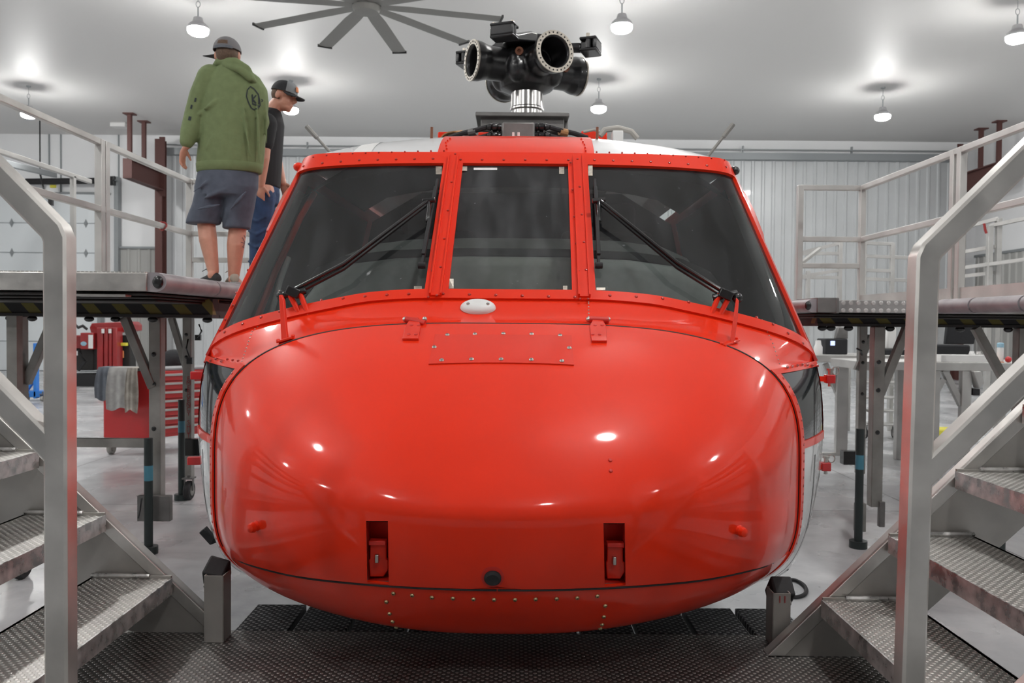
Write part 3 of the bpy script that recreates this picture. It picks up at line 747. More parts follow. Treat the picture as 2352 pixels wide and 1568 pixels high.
for x0, y0, x1, y1 in ((1046, 360, 1004, 685), (1030, 380, 985, 690), (1310, 380, 1332, 690), (1326, 372, 1350, 690)): heads(None, [(x0, y0), (x1, y1)], 6, .005, .004, .014)
heads(None, [(676, 392), (610, 540), (540, 690), (510, 760)], 14, .005); heads(None, [(1702, 400), (1760, 540), (1830, 690), (1862, 765)], 14, .005)
for s in (-1, 1):
    for z in np.linspace(.76, 1.37, 23):
        z = float(z); p = H(s*(lerp(c0_z(z), Dx(z), .07)+.002), YT+TL+.028, z); MB().dome(p, (s*.85, -.5, 0), .0062, .006).build('rivet', 'red_head', heli)
heads(None, [(475, 832), (500, 826), (550, 832)], 7, .005); heads(None, [(1805, 845), (1840, 838), (1885, 842)], 8, .005)
b = MB(); heads(b, [(624, 726), (580, 760), (556, 830)], 17, .0028, .002, .001); heads(b, [(1352, 690), (1352, 735)], 7, .0028, .002, .001); heads(b, [(1750, 735), (1775, 790), (1790, 835)], 12, .0028, .002, .001); b.build('bright_rivets', 'screw', heli)
b = MB(); heads(b, [(1026, 345), (1024, 330), (1034, 322)], 5, .004); heads(b, [(1345, 350), (1342, 335), (1335, 323)], 5, .004); b.build('roof_rivets', 'red_panel', heli)
def screw(px, py, m, r=.0075, off=.004):
    q = hit(px, py)
    if q is None: return
    b = MB(); b.lathe([(r, 0), (r, .002), (r*.75, .0045), (r*.35, .005), (r*.3, .0025), (.0005, .0025)], q[0]+q[1]*off, q[1], 12); b.build('screw', m, heli)
# access panel
ap = [[None]*13 for _ in range(7)]
for i in range(7):
    for j in range(13):
        u, v = j/12, i/6; px = lerp(lerp(985, 1318, u), lerp(1000, 1312, u), v); py = lerp(840, 774, v)+4*(2*u-1)**2*(1-v)-2*(1-v)+2*u
        ap[i][j] = on(px, py, .009)
MB().grid(ap).build('access_panel', 'red_panel', heli, smooth=60, solid=(.0035, 0))
for px, py in [(1028, 776), (1091, 774), (1156, 773), (1221, 774), (1286, 777), (998, 804), (1307, 806), (1015, 834), (1083, 832), (1151, 832), (1220, 833), (1290, 836)]: screw(px, py, 'screw', .0075, .010)
for px, py in [(905, 1359), (948, 1363), (993, 1368), (1041, 1370), (1088, 1372), (1135, 1373), (1183, 1373), (1230, 1372), (1278, 1371), (1325, 1369), (1371, 1365), (889, 1378), (896, 1405), (903, 1423), (911, 1436), (1389, 1387), (1386, 1412), (1382, 1430), (1378, 1443)]: screw(px, py, 'brass', .006, .004)
# hinges
for x0, sgn in ((953, 1), (1373, -1)):
    pl = [(x0-27, 788), (x0+10, 788), (x0+26-4*0, 738), (x0-4, 738)] if sgn > 0 else [(x0-16, 793), (x0+20, 793), (x0+6, 740), (x0-20, 740)]
    pl = [(x0-28, 787), (x0+9, 787), (x0+14, 757), (x0+8, 738), (x0-8, 738), (x0-20, 757)] if sgn > 0 else [(x0-15, 792), (x0+20, 792), (x0+18, 757), (x0+8, 740), (x0-10, 740), (x0-19, 757)]
    P0 = [on(px, py, .004) for px, py in pl]; P1 = [on(px, py, .016) for px, py in pl]
    n = len(pl); b = MB(); b.add(P0+P1, [tuple(range(n)), tuple(range(2*n-1, n-1, -1))]+[(i, (i+1) % n, n+(i+1) % n, n+i) for i in range(n)])
    h_ = b.build('hinge', 'red_panel', heli, bevel=.0015)
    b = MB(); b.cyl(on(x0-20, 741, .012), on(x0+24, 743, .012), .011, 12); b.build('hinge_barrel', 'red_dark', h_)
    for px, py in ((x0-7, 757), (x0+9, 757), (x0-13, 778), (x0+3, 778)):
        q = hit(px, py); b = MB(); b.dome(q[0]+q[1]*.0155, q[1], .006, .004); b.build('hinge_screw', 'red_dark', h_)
    for px in (x0-22, x0+23):
        b = MB(); b.ell(on(px, 741, .012), .009, nu=10, nv=6); b.build('hinge_bolt', 'screw', h_)
# oval white dome
q = hit(1098, 708); nz_ = q[1]; xd = V((1, .03, 0)); yd = nz_.cross(xd).normalized(); Rm = Matrix((xd.normalized(), yd, nz_)).transposed()
b = MB(); vs = []; nu, nv = 32, 8
for i in range(nv+1):
    a = PI/2*i/nv
    for j in range(nu): vs.append(q[0]+Rm @ V((.062*math.cos(a)**.7*math.cos(2*PI*j/nu), .040*math.cos(a)**.7*math.sin(2*PI*j/nu), .002+.024*math.sin(a))))
b.add(vs, [(i*nu+j, i*nu+(j+1) % nu, (i+1)*nu+(j+1) % nu, (i+1)*nu+j) for i in range(nv) for j in range(nu)]); dm = b.build('antenna_dome', 'white', heli, smooth=60); lab(dm, 'white oval dome below the centre windscreen')
for sx in (-.034, .034):
    b = MB(); b.lathe([(.006, 0), (.006, .003), (.001, .003)], q[0]+Rm @ V((sx, -.006, .0225)), nz_, 10); b.build('dome_screw', 'screw', dm)
# black drain plug, red knobs and pins
q = hit(1132, 1321); MB().lathe([(.022, 0), (.022, .008), (.017, .013), (.012, .011), (.001, .011)], q[0]+q[1]*.006, q[1], 20).build('drain_plug', 'rubber', heli)
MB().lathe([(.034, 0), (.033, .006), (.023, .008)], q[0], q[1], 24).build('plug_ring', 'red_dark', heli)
for px, py in ((594, 1206), (1692, 1216)):
    q = hit(px, py); b = MB(); b.lathe([(.022, 0), (.014, .008), (.012, .018), (.015, .022), (.012, .034), (.003, .038)], q[0], (q[1]+V((0, -.6, 0))), 16); b.build('tie_down_knob', 'red', heli)
for px, py in ((1400, 1060), (1401, 1084)):
    q = hit(px, py); MB().dome(q[0]+q[1]*.005, q[1], .006, .006).build('screw_head', 'red_dark', heli)
# red wire cutter fins
for pts in ([(640, 678), (645, 676), (651, 690), (657, 760), (660, 783), (646, 783)], [(1691, 683), (1697, 690), (1694, 730), (1686, 790), (1676, 788), (1686, 715)]):
    base = on(pts[-2][0], pts[-2][1], 0); Y0 = base.y; P = [U(px, py, Y0+ (783-py)*.0006) for px, py in pts]
    b = MB(); b.prism(P, (0.004, .012, 0)); f = b.build('deflector_fin', 'red_panel', heli, bevel=.002)
    b = MB(); a = on(pts[-2][0]-20, pts[-2][1]+5, .004); c = on(pts[-2][0]+14, pts[-2][1]-5, .004); b.bar(a, c, .03, .008); b.dome(a+V((0, 0, .006)), (0, -.4, 1), .007, .005); b.dome(c+V((0, 0, .006)), (0, -.4, 1), .007, .005); b.build('fin_foot', 'red', f, bevel=.002)
# wipers
def wiper(piv, bend, tip, top, bot, mid, lbl):
    o1 = .055
    A, B_, T_ = on(*piv, .05), on(*bend, .05), on(*tip, .06)
    b = MB()
    for dv in (V((0, 0, .009)), V((0, 0, -.009))): b.tube([A+dv, B_+dv, T_+dv*.7], .0075, 8)
    arm = b.build('wiper_arm', 'black', heli); lab(arm, lbl)
    b = MB(); bl0, bl1, bm_ = on(*top, .02), on(*bot, .02), on(*mid, .02)
    b.bar(bl0, bl1, .010, .022, up=(0, -1, 1)); b.bar(on(*top, .034).lerp(on(*bot, .034), .12), on(*top, .034).lerp(on(*bot, .034), .9), .014, .010, up=(0, -1, 1)); b.cyl(bl1+V((-.014, 0, .005)), bl1+V((.014, 0, .005)), .012, 10); b.build('wiper_blade', 'rubber', arm, bevel=.002)
    b = MB(); b.cyl(T_+V((-.025, 0, 0)), T_+V((.025, .0, .006)), .011, 10); b.box(T_+V((0, .012, -.02)), (.022, .03, .05)); b.tube([T_, bm_+V((0, -.01, 0))], .010, 8); b.build('wiper_pivot', 'black', arm, bevel=.003)
    b = MB(); b.box(A, (.05, .045, .035), Matrix.Rotation(.4, 3, 'Y')); b.cyl(A+V((-.045, 0, -.012)), A+V((.045, 0, .006)), .013, 12); b.ell(A+V((-.045 if piv[0] < 1000 else .045, 0, -.012)), .02, nu=10, nv=8); b.build('wiper_knuckle', 'black', arm, bevel=.004)
    b = MB()
    for dx in (-.02, .02): b.cyl(A+V((dx, .0, 0)), on(piv[0]+dx*500+8*(1 if piv[0] < 1000 else -1), piv[1]+30, -.01), .010, 10)
    b.build('wiper_post', 'red', arm)
wiper((690, 692), (800, 634), (988, 491), (1006, 424), (970, 622), (984, 520), 'black wiper arm across the left pane')
wiper((1650, 697), (1545, 631), (1372, 490), (1365, 424), (1374, 622), (1374, 520), 'black wiper arm across the right pane')
# small things at the corners of the panes
for px, py, dx, dy in ((1008, 392, 14, 18), (1290, 392, 12, 16), (1066, 388, 14, 10), (1356, 392, 10, 24), (1037, 652, 10, 22), (1298, 662, 10, 10), (960, 662, 18, 8), (1380, 664, 20, 6)):
    P = [on(px+sx*dx/2, py+sy*dy/2, .002) for sx, sy in ((-1, -1), (1, -1), (1, 1), (-1, 1))]
    if None not in P: MB().add(P, [(0, 1, 2, 3)]).build('pane_terminal', 'ring', heli, smooth=0)
P = [on(px, py, .002) for px, py in ((1088, 386), (1142, 386), (1142, 391), (1088, 391))]; MB().add(P, [(0, 1, 2, 3)]).build('white_label', 'white', heli, smooth=0)
# pillar gutters (door hinge covers)
for s in (-1, 1):
    b = MB(); P = []
    for v, h_ in ((.60, -.006), (.66, .012), (.80, .020), (.90, .018), (.95, .004), (1.06, .002)):
        a = W(s*1.14, v, .004); c = W(s*QM, v, .004); o_ = V((s*1, -.1, .25)).normalized()*(h_+.006); bk = V((0, .09, 0))
        P.append([a, c+o_*.6, c+o_+bk*.4, c+bk])
    b.rings(P); b.build('door_hinge_cover', 'red', heli, smooth=50)
    b = MB(); p = W(s*1.15, 1.06, .01); b.ell(p, (.025, .03, .02), nu=10, nv=8); b.build('gutter_cap', 'red' if s < 0 else 'black', heli)
# door pins on right, left bracket
for px, py, Y in ((1909, 870, 3.3), (1899, 1071, 3.3)):
    p = U(px, py, Y); b = MB(); b.box(p+V((-.006, 0, 0)), (.036, .035, .034)); bl = b.build('door_pin_block', 'toolred', heli, bevel=.003)
    b = MB(); b.cyl(p+V((-.004, 0, -.03)), p+V((-.004, 0, .036)), .008, 10); b.cyl(p+V((-.004, 0, .034)), p+V((-.004, 0, .042)), .014, 10); b.build('pin', 'screw', bl)
    b = MB(); b.tube([p+V((.018, 0, .032))+V((math.cos(a)*.014, 0, math.sin(a)*.016)) for a in np.linspace(0, 2*PI, 14, False)], .0025, 6, up=(0, 1, 0), closed=True); b.build('pull_ring', 'screw', bl)
    MB().bar(p+V((-.02, .0, 0)), p+V((-.11, .03, 0)), .02, .02).build('pin_lug', 'red', bl)
for px, py in ((455, 862), (448, 1058)):
    p = U(px, py, 3.3); b = MB(); b.bar(p+V((-.03, 0, 0)), p+V((.09, .03, 0)), .03, .032); b.build('door_pin_block', 'toolred', heli, bevel=.003)
# roof antennas
for px, Y in ((991, 3.82), (1371, 3.82)):
    a = U(px, 337, Y); b = MB(); b.lathe([(.022, -.02), (.022, .006), (.012, .01), (.007, .03), (.0065, .09)], a, (.01, 0, 1), 12); b.build('wire_post', 'rust', heli)
for (x0, y0), (x1, y1), Y in (((768, 360), (704, 290), 4.02), ((1624, 362), (1684, 285), 4.02)):
    a, c = U(x0, y0, Y), U(x1, y1, Y); b = MB(); b.tube([a, a.lerp(c, .6), a.lerp(c, .62), c], [.008, .007, .011, .012], 8); b.build('whip_antenna', 'fan', heli)
p = U(480, 1232, 3.25); b = MB(); b.sq([p+V((.06, .05, .0)), p+V((.01, 0, -.01)), p+V((-.022, -.005, .03))], .03, .035); b.build('step_bracket', 'rubber', heli, bevel=.004)
# roof equipment and rotor
Yb = 4.35
b = MB(); sl = lambda Y: 1.55+.2135*Y-.006
b.prism([H(-.55, 4.25, 2.40), H(-.55, 4.25, sl(4.25)), H(-.55, 5.4, sl(5.4)-.01), H(-.55, 6.7, sl(6.7)-.02), H(-.55, 7.6, 2.75), H(-.55, 7.9, 2.40)], (1.1, 0, 0)); b.build('transmission_deck', 'steel_dark', heli, bevel=.03)
b = MB(); b.span(U(1153, 330, Yb), U(1228, 280, Yb)+V((0, .15, 0))); bx = b.build('control_box', 'steel_dark', heli, bevel=.01)
for s in (-1, 1):
    for py, ln in ((292, 34), (312, 34)):
        x0 = 1190+s*38; pA = U(x0, py, Yb+.07); pB = U(x0+s*ln, py, Yb+.07)
        b = MB(); ax = pB-pA; L = ax.length; b.lathe([(.022, 0), (.024, L*.2), (.019, L*.25), (.024, L*.35), (.024, L*.6), (.017, L*.65), (.022, L*.75), (.014, L), (.01, L*1.02)], pA, ax, 12); b.build('cable_connector', 'black', bx)
        b = MB(); b.tube([pB, U(x0+s*62, py+8, Yb+.1), U(x0+s*90, py+14, Yb+.15), U(x0+s*120, py+24, Yb+.2)], .014, 8); b.build('cable', 'rubber', bx)
    b = MB(); b.tube([U(1190+s*95, 302, Yb+.1), U(1190+s*112, 305, Yb+.12)], .02, 10); b.build('cable_sleeve', 'tan' if s > 0 else 'steel_dark', bx)
for px, Y in ((1179, 4.2), (1191, 4.2)):
    b = MB(); b.tube([U(px, 320, Y), U(px, 304, Y)], .006, 8); b.build('bonding_pin', 'white', heli)
b = MB(); R = []
for j in range(9):
    a = PI*j/8; R.append([U(1042-math.cos(a)*32, 324-math.sin(a)*22, 4.6), U(1042-math.cos(a)*18+18, 324-math.sin(a)*24, 5.0)])
b.grid(R); b.build('duct_cover', 'tan', heli, solid=(.006, 0))
b = MB(); b.span(U(1005, 322, 5.3), U(1130, 303, 5.3)+V((0, .1, 0))); b.build('engine_deck_bracket', 'red', heli, bevel=.01); b = MB(); b.span(U(1335, 322, 5.3), U(1395, 300, 5.3)+V((0, .1, 0))); b.build('engine_deck_bracket', 'red', heli, bevel=.01)
b = MB(); b.tube([U(1378, 312, 5.0), U(1390, 298, 5.0), U(1420, 294, 5.0), U(1450, 302, 5.0), U(1464, 318, 5.0)], .017, 8); b.tube([U(1340, 303, 5.0), U(1365, 298, 5.0), U(1385, 306, 5.0)], .008, 8); b.build('hose', 'wire', heli)
b = MB(); b.span(U(1407, 330, 4.95), U(1432, 299, 4.95)+V((0, .1, 0))); b.build('junction_box', 'white', heli, bevel=.006)
b = MB(); b.tube([U(1055, 322, 4.5), U(1075, 308, 4.5), U(1100, 296, 4.5)], .010, 8); b.tube([U(1058, 325, 4.5), U(1085, 318, 4.5), U(1110, 312, 4.5)], .008, 8); b.build('wire_loom', 'wire', heli)
Ym = 6.4
b = MB(); p0 = U(1092, 266, 5.95); p1 = U(1308, 258, 5.95); b.span(p0, p1+V((0, .75, 0)))
for x_ in (-.28, .28): b.span((xc(6.2)+x_-.03, 6.1, 2.7), (xc(6.2)+x_+.03, 6.6, p0.z))
q0, q1 = U(1104, 300, 6.0), U(1296, 266, 6.0); b.span(q0, q1+V((0, .6, 0))); b.build('gearbox_platform', 'steel_dark', heli, bevel=.006)
mc = V((xc(Ym), Ym, 0)); mz0 = U(1209, 254, Ym).z; mz1 = U(1209, 196, Ym).z; mc.x = U(1210, 225, Ym).x
b = MB(); b.lathe([(.16, mz0-.4), (.118, mz0-.3), (.118, mz0-.01), (.128, mz0), (.128, mz0+.012), (.122, mz0+.02), (.122, mz1+.03)], mc, n=40); b.build('rotor_mast', 'chrome', heli)
hz = U(1209, 158, Ym).z; hc = V((mc.x, Ym, hz))
hub = MB(); az0 = math.radians(-90+25)
hub.lathe([(.10, -.2), (.20, -.16), (.24, -.05), (.22, .06), (.16, .13), (.10, .2)], hc, n=28)
dirs = []
for k in range(4):
    a = az0+k*PI/2; d = V((math.cos(a), math.sin(a), 0)); dirs.append(d)
    prof = [(.11, .05), (.125, .2), (.125, .34), (.145, .40), (.147, .452), (.118, .455), (.105, .44), (.098, .2), (.01, .19)]
    hub.lathe(prof, hc, d, 32, caps=True)
    s = V((-d.y, d.x, 0)); a2 = a+PI/4; d2 = V((math.cos(a2), math.sin(a2), 0))
    hub.ell(hc+d2*.2+V((0, 0, -.05)), (.09, .09, .11)); hub.ell(hc+d2*.24+V((0, 0, .0)), .05)
hb = hub.build('rotor_hub', 'hub', heli, remesh=(.008, 3))
for k, d in enumerate(dirs):
    b = MB(); b.lathe([(.118, .450), (.150, .450), (.150, .462), (.118, .462), (.118, .450)], hc, d, 48, caps=False); rg = b.build('bore_ring', 'ring', hb)
    x = d.orthogonal().normalized(); y = d.cross(x); b = MB()
    for j in range(26):
        a = 2*PI*j/26; c = hc+d*.4615+(x*math.cos(a)+y*math.sin(a))*.134; b.cyl(c, c+d*.002, .0065, 6)
    b.build('bolt_holes', 'black', rg)
for k in range(4):
    a = az0+k*PI/2-PI/4; d = V((math.cos(a), math.sin(a), 0)); s = V((-d.y, d.x, 0)); c0_ = hc+V((0, 0, .10)); b = MB()
    P = []
    for r, wd, z0, z1 in ((.04, .17, .04, .13), (.2, .13, .03, .11), (.34, .055, .0, .05), (.44, .06, -.01, .04)):
        cc = c0_+d*r; P.append([cc-s*wd+V((0, 0, z0)), cc+s*wd+V((0, 0, z0)), cc+s*wd*.8+V((0, 0, z1)), cc-s*wd*.8+V((0, 0, z1))])
    b.rings(P); arm = b.build('absorber_arm', 'hub', hb, bevel=.012)
    R = Matrix((d, s, V((0, 0, 1)))).transposed(); cc = c0_+d*.50+V((0, 0, .015))
    b = MB()
    for sx in (-.042, .042): b.box(cc+V((0, 0, sx)), (.13, .18, .022), R)
    b.box(cc-d*.04, (.05, .10, .08), R)
    for sy in (-.068, .068): b.cyl(cc+s*sy+V((0, 0, -.04)), cc+s*sy+V((0, 0, .04)), .022, 12)
    b.box(cc+d*.05, (.03, .175, .072), R)
    b.build('absorber_weight', 'hub', arm, bevel=.01)
    b = MB()
    for sy in (-.08, .06): b.cyl(cc+s*sy+V((0, 0, .05)), cc+s*sy+V((0, 0, .075)), .014, 8)
    b.build('weight_bolt', 'ring', arm)
b = MB(); c = hc+V((-.06, -.26, .05)); b.lathe([(.03, 0), (.03, .02), (.014, .022), (.012, .01)], c, (-.2, -1, -.2), 16); b.build('hub_bushing', 'rust', hb)
b = MB(); b.tube([hc+V((.0, -.235, .045)), hc+V((.10, -.235, .04))], .026, 12); b.build('hub_pin', 'chrome', hb)
b = MB(); c = hc+dirs[3]*0+V((.32, -.02, -.03)); d = dirs[1]; b.lathe([(.028, 0), (.028, .02), (.012, .022)], hc+dirs[1]*.3+V((0.02, -.135, .0)), (.3, -1, 0), 16); b.build('hub_bushing', 'rust', hb)

# ================================================================== WALKWAY
WZk = .52
wk = thing('walkway', 'dimpled metal walkway deck with finger planks under the helicopter nose', 'walkway', (0, 1.8, 0))
b = MB(); b.span((-1.5, .5, WZk-.05), (1.5, 2.73, WZk)); b.build('deck_plate', 'grate', wk, bevel=.004)
b = MB(); b.span((-1.2, 2.69, WZk-.08), (1.2, 2.725, WZk-.051)); b.build('edge_rail', 'steel_dark', wk, bevel=.003)
for i in range(10):
    x0 = U(533+i*134, 1495, 2.72).x; p = MB(); y0, y1 = 2.74, 3.0
    p.span((x0, y0, WZk-.045), (x0+.178, y1, WZk-.005)); p.build('finger_plank', 'pad', wk, bevel=.004)
for x in (-1.4, 1.4):
    for y in (.7, 2.5): MB().span((x-.04, y-.04, 0), (x+.04, y+.04, WZk-.05)).build('leg', 'leg', wk, smooth=0)
b = MB(); b.span((-1.4, 2.46, .2), (1.4, 2.54, .28)); b.build('cross_beam', 'leg', wk, smooth=0)

# ================================================================== STAIRS
def stairs(sg, YF_, T1, T3, foot, label):
    """sg -1: rises to the left. T1, T3: nosing ends at the far stringer"""
    a, c = U(*T1, YF_), U(*T3, YF_); run = abs(c.x-a.x)/2; rise = (c.z-a.z)/2; YN = 1.70
    st = thing('access_stairs', label, 'stairs', (a.x, (YF_+YN)/2, WZk))
    for k in range(-0, 6):
        x = a.x+sg*run*k; z = a.z+rise*k
        b = MB(); b.span((x, YN+.02, z-.004), (x+sg*.265, YF_-.012, z)); tr_ = b.build('tread', 'tread', st, smooth=0)
        b = MB(); b.span((x-sg*.004, YN+.02, z-.052), (x, YF_-.012, z+.001)); b.span((x, YN+.02, z-.052), (x+sg*.03, YF_-.012, z-.048)); b.build('nosing', 'alu_lip', tr_, smooth=0)
        b = MB(); b.span((x+sg*.255, YN+.02, z-.05), (x+sg*.265, YF_-.012, z)); b.span((x, YF_-.016, z-.05), (x+sg*.265, YF_-.006, z+.008)); b.build('tread_edge', 'alu_web', tr_, smooth=0)
        b = MB(); b.tube([(x+sg*.07, YF_-.014, z+.008), (x+sg*.26, YF_-.014, z+.008)], .007, 6); b.build('weld_bead', 'alu_lip', tr_)
    f = U(*foot, YF_); slope = rise/run; top = 1.86
    for Y0, th in ((YF_, .01), (YN, .01)):
        xa = f.x; za = WZk+.002; zt = 1.80; xt = xa+sg*(zt-za)/slope; wd = .34
        b = MB(); b.prism([(xa, Y0, za), (xt, Y0, zt), (xt+sg*wd, Y0, zt), (xt+sg*wd, Y0, zt-.1), (xa+sg*(wd+.02), Y0, za+.02), (xa+sg*wd*.9, Y0, za)], (0, th, 0)); sr = b.build('stringer', 'alu_web', st, smooth=0)
        d = V((sg, 0, slope)).normalized(); nrm = V((-sg*slope, 0, 1)).normalized()
        p0 = V((xa, Y0+.02, za)); p1 = V((xt, Y0+.02, zt)); off = V((0, 0, 0))
        b = MB(); b.prism([(xa, Y0-.003, za), (xt, Y0-.003, zt), (xt+sg*.055, Y0-.003, zt), (xa+sg*.055, Y0-.003, za)], (0, .05, 0)); b.build('stringer_flange', 'alu', sr, bevel=.003)
    # landing
    xl = a.x+sg*run*6; zl = a.z+rise*6
    return st, YN
stL, YN = stairs(-1, 2.7, (397, 1325), (92, 1036), (521, 1473), 'aluminium stairs rising to the left beside the helicopter nose')
stR, _ = stairs(1, 2.55, (1886, 1375), (2192, 1081), (1762, 1522), 'aluminium stairs rising to the right beside the helicopter nose')
def handrail(st, Y, bot, elbow, far, jn, jfar, wd=.047):
    e = U(*elbow, Y); bz = V((U(*bot, Y).x, Y, WZk+.0015)); fr_ = U(*far, Y); fr_ = e+(fr_-e)*2.2
    up = V((0, 1, 0)); dpost = (e-bz).normalized(); drail = (fr_-e).normalized()
    b = MB(); b.sq([bz, e-dpost*.010, e+drail*.010, fr_], wd, wd, up); hr = b.build('handrail', 'alu', st, smooth=25)
    j = U(*jn, Y); jf = U(*jfar, Y); jf = j+(jf-j)*2.2; b = MB(); b.sq([j, jf], wd*.98, wd*.98, up); b.build('mid_rail', 'alu', st, smooth=25)
    sg = 1 if fr_.x > e.x else -1; xe = fr_.x-sg*.03; zb_ = min(1.80, WZk+(abs(xe)-.95)*.98)
    b = MB(); b.span((xe-.022, Y-.022, zb_), (xe+.022, Y+.022, fr_.z-.02)); b.build('upper_post', 'alu', st, bevel=.004)
    b = MB(); b.span(bz+V((-.07, -.04, 0)), bz+V((.07, .04, .012))); b.build('post_foot', 'alu_web', st, smooth=0)
handrail(stL, YN-.03, (141, 1560), (137, 540), (-20, 380), (140, 1045), (0, 903))
handrail(stR, YN-.03, (2083, 1560), (2122, 585), (2352, 360), (2105, 1100), (2352, 860))
# bumper posts with foam pads
def bumper(st, px0, px1, py0, py1, Y, pad, sg):
    a = U(px0, py0, Y); c = U(px1, py1, Y); a.z = WZk+.0015; wd = abs(c.x-a.x); cx = (a.x+c.x)/2
    b = MB(); t = .004
    for sx in (-1, 1): b.span((cx+sx*wd/2-t/2, Y, a.z), (cx+sx*wd/2+t/2, Y+.07, c.z))
    for yy in (Y, Y+.07): b.span((cx-wd/2, yy-t/2, a.z), (cx+wd/2, yy+t/2, c.z))
    ps = b.build('bumper_post', 'alu_web', st, smooth=0)
    p0, p1 = U(*pad[0], Y+.04), U(*pad[1], Y+.10); b = MB(); b.bar(p0, p1, .07, .07, up=(0, 1, 0)); b.build('foam_pad', 'rubber', ps, bevel=.008)
    b = MB(); q = V((cx+sg*wd/2, Y+.03, c.z-.04)); b.cyl(q, q+V((sg*.012, 0, 0)), .009, 8); b.build('bolt', 'screw', ps)
    return ps, cx, c.z, wd
bumper(stL, 470, 512, 1476, 1322, 2.62, ((497, 1300), (500, 1330)), -1)
ps, cx, zt, wd = bumper(stR, 1775, 1815, 1500, 1362, 2.62, ((1799, 1343), (1784, 1376)), 1)
text('11', .032, 'redtext', ps, (cx, 2.615, zt-.02), (1, 0, 0), (0, 0, 1))

# ================================================================== WORK PLATFORMS
def dtube(mb, p0, p1, h, up=(0, 0, 1), side=1):
    """D-section bumper: flat back, round nose"""
    sect = [(-.045*side, -h/2), (0, -h/2)]+[(side*math.sin(a)*h*.55, -math.cos(a)*h/2) for a in np.linspace(.2, PI-.2, 8)]+[(0, h/2), (-.045*side, h/2)]
    return mb.sweep([p0, p1], sect, up)
def caster(mb_parent, p, r, name='caster', m='rubber', stem=.1, rz=0):
    b = MB(); ax = V((math.cos(rz), math.sin(rz), 0)); p = V(p); c = V((p.x, p.y, r))
    b.lathe([(r*.6, -.026), (r*.9, -.026), (r, -.015), (r, .015), (r*.9, .026), (r*.6, .026)], c, ax, 24); w_ = b.build(name, m, mb_parent)
    b = MB(); b.cyl(c-ax*.03, c+ax*.03, r*.55, 16); b.build('wheel_hub', 'leg', w_)
    b = MB(); sd = ax
    for s in (-1, 1): b.bar(c+sd*s*.036, c+sd*s*.036+V((0, 0, r+.02)), .03, .006, up=sd)
    b.box(c+V((0, 0, r+.025)), (.09, .09, .012)); b.cyl(c+V((0, 0, r+.02)), c+V((0, 0, r+.02+stem)), .014, 10); b.build('caster_fork', 'steel_dark', w_)
    return w_
def jack(par, px, ytop, ybot, Y, sticker):
    p = U(px, ytop, Y); pz = p.z; b = MB(); b.cyl((p.x, Y, .05), (p.x, Y, pz), .028, 16); b.cyl((p.x, Y, 0), (p.x, Y, .05), .06, 16); j = b.build('jack_pole', 'steelgreen', par)
    if sticker:
        b = MB(); b.lathe([(.0285, 0), (.0285, .10)], (p.x, Y, pz-.28), (0, 0, 1), 16, caps=False); b.build('sticker', 'teal', j)
    return p
def leg(par, px, Y, ztop, zbot, wd=.08, cap=True):
    x = U(px, 900, Y).x; b = MB(); b.span((x-wd/2, Y-wd/2, zbot), (x+wd/2, Y+wd/2, ztop)); l_ = b.build('leg', 'leg', par, bevel=.005)
    for z in (ztop-.25, ztop-.45, ztop-.75):
        b = MB(); b.lathe([(.016, 0), (.016, .004), (.006, .008)], (x-.005, Y-wd/2, z), (0, -1, 0), 10); b.build('leg_hole', 'black', l_)
    return x
# ---- left
DL = U(335, 626, 4.5).z; XE = U(337, 640, 4.5).x
pl = thing('work_platform', 'raised work platform on the left with two men standing on it', 'work platform', (-3, 6, 0))
b = MB(); b.span((-4.1, 4.5, DL-.10), (XE, 8.6, DL)); b.build('deck_frame', 'alu', pl, bevel=.006)
b = MB(); b.span((-4.1, 4.52, DL), (XE-.02, 8.6, DL+.006)); b.build('deck_surface', 'tread', pl, smooth=0)
for k in range(3):
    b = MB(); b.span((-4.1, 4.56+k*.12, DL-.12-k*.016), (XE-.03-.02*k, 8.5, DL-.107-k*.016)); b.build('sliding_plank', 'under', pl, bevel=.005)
b = MB(); b.span((XE-.4, 4.53, DL-.13), (XE-.13, 4.6, DL-.118)); b.build('latch_plate', 'alu', pl, smooth=0)
yy = 4.5
for ln in (.85, .62, .55, .55, .55, .55):
    b = MB(); dtube(b, (XE+.045, yy+.012, DL-.05), (XE+.045, yy+ln-.012, DL-.05), .105, side=1); b.build('edge_bumper', 'bumper', pl, smooth=40); yy += ln
p = V((XE+.045, 4.5, DL-.05)); b = MB(); b.ell(p+V((.012, .008, 0)), (.03, .012, .035)); b.build('bumper_bore', 'black', pl)
HB = 5.55; zt = U(200, 684, HB-.08).z; zb = U(200, 727, HB-.08).z
b = MB(); b.span((-4.4, HB-.06, zb+.02), (XE+.0, HB+.06, zt)); b.build('hazard_beam', 'hazard', pl, smooth=0)
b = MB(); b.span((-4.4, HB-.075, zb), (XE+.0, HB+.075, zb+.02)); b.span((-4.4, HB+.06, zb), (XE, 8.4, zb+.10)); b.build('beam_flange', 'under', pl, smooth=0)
for px in (30, 80, 130, 210, 270, 355, 480, 545):
    b = MB(); x = U(px, 735, HB).x; b.ell((x, HB-.03, zb-.015), (.035, .025, .02), nu=8, nv=6); b.build('cable_clip', 'black', pl)
lx1 = leg(pl, 45, 5.6, zb, .18); lx2 = leg(pl, 361, 5.6, zb, .30); lx3 = leg(pl, 433, 7.5, zb+.1, .12)
def brace(par, a, c, wd=.055): MB().bar(a, c, wd, wd, up=(0, 1, 0)).build('brace', 'leg', par, bevel=.004)
brace(pl, U(286, 728, 5.58), U(352, 890, 5.58)); brace(pl, U(120, 742, 5.62), U(60, 880, 5.62)); brace(pl, U(394, 730, 7.5), U(430, 850, 7.5))
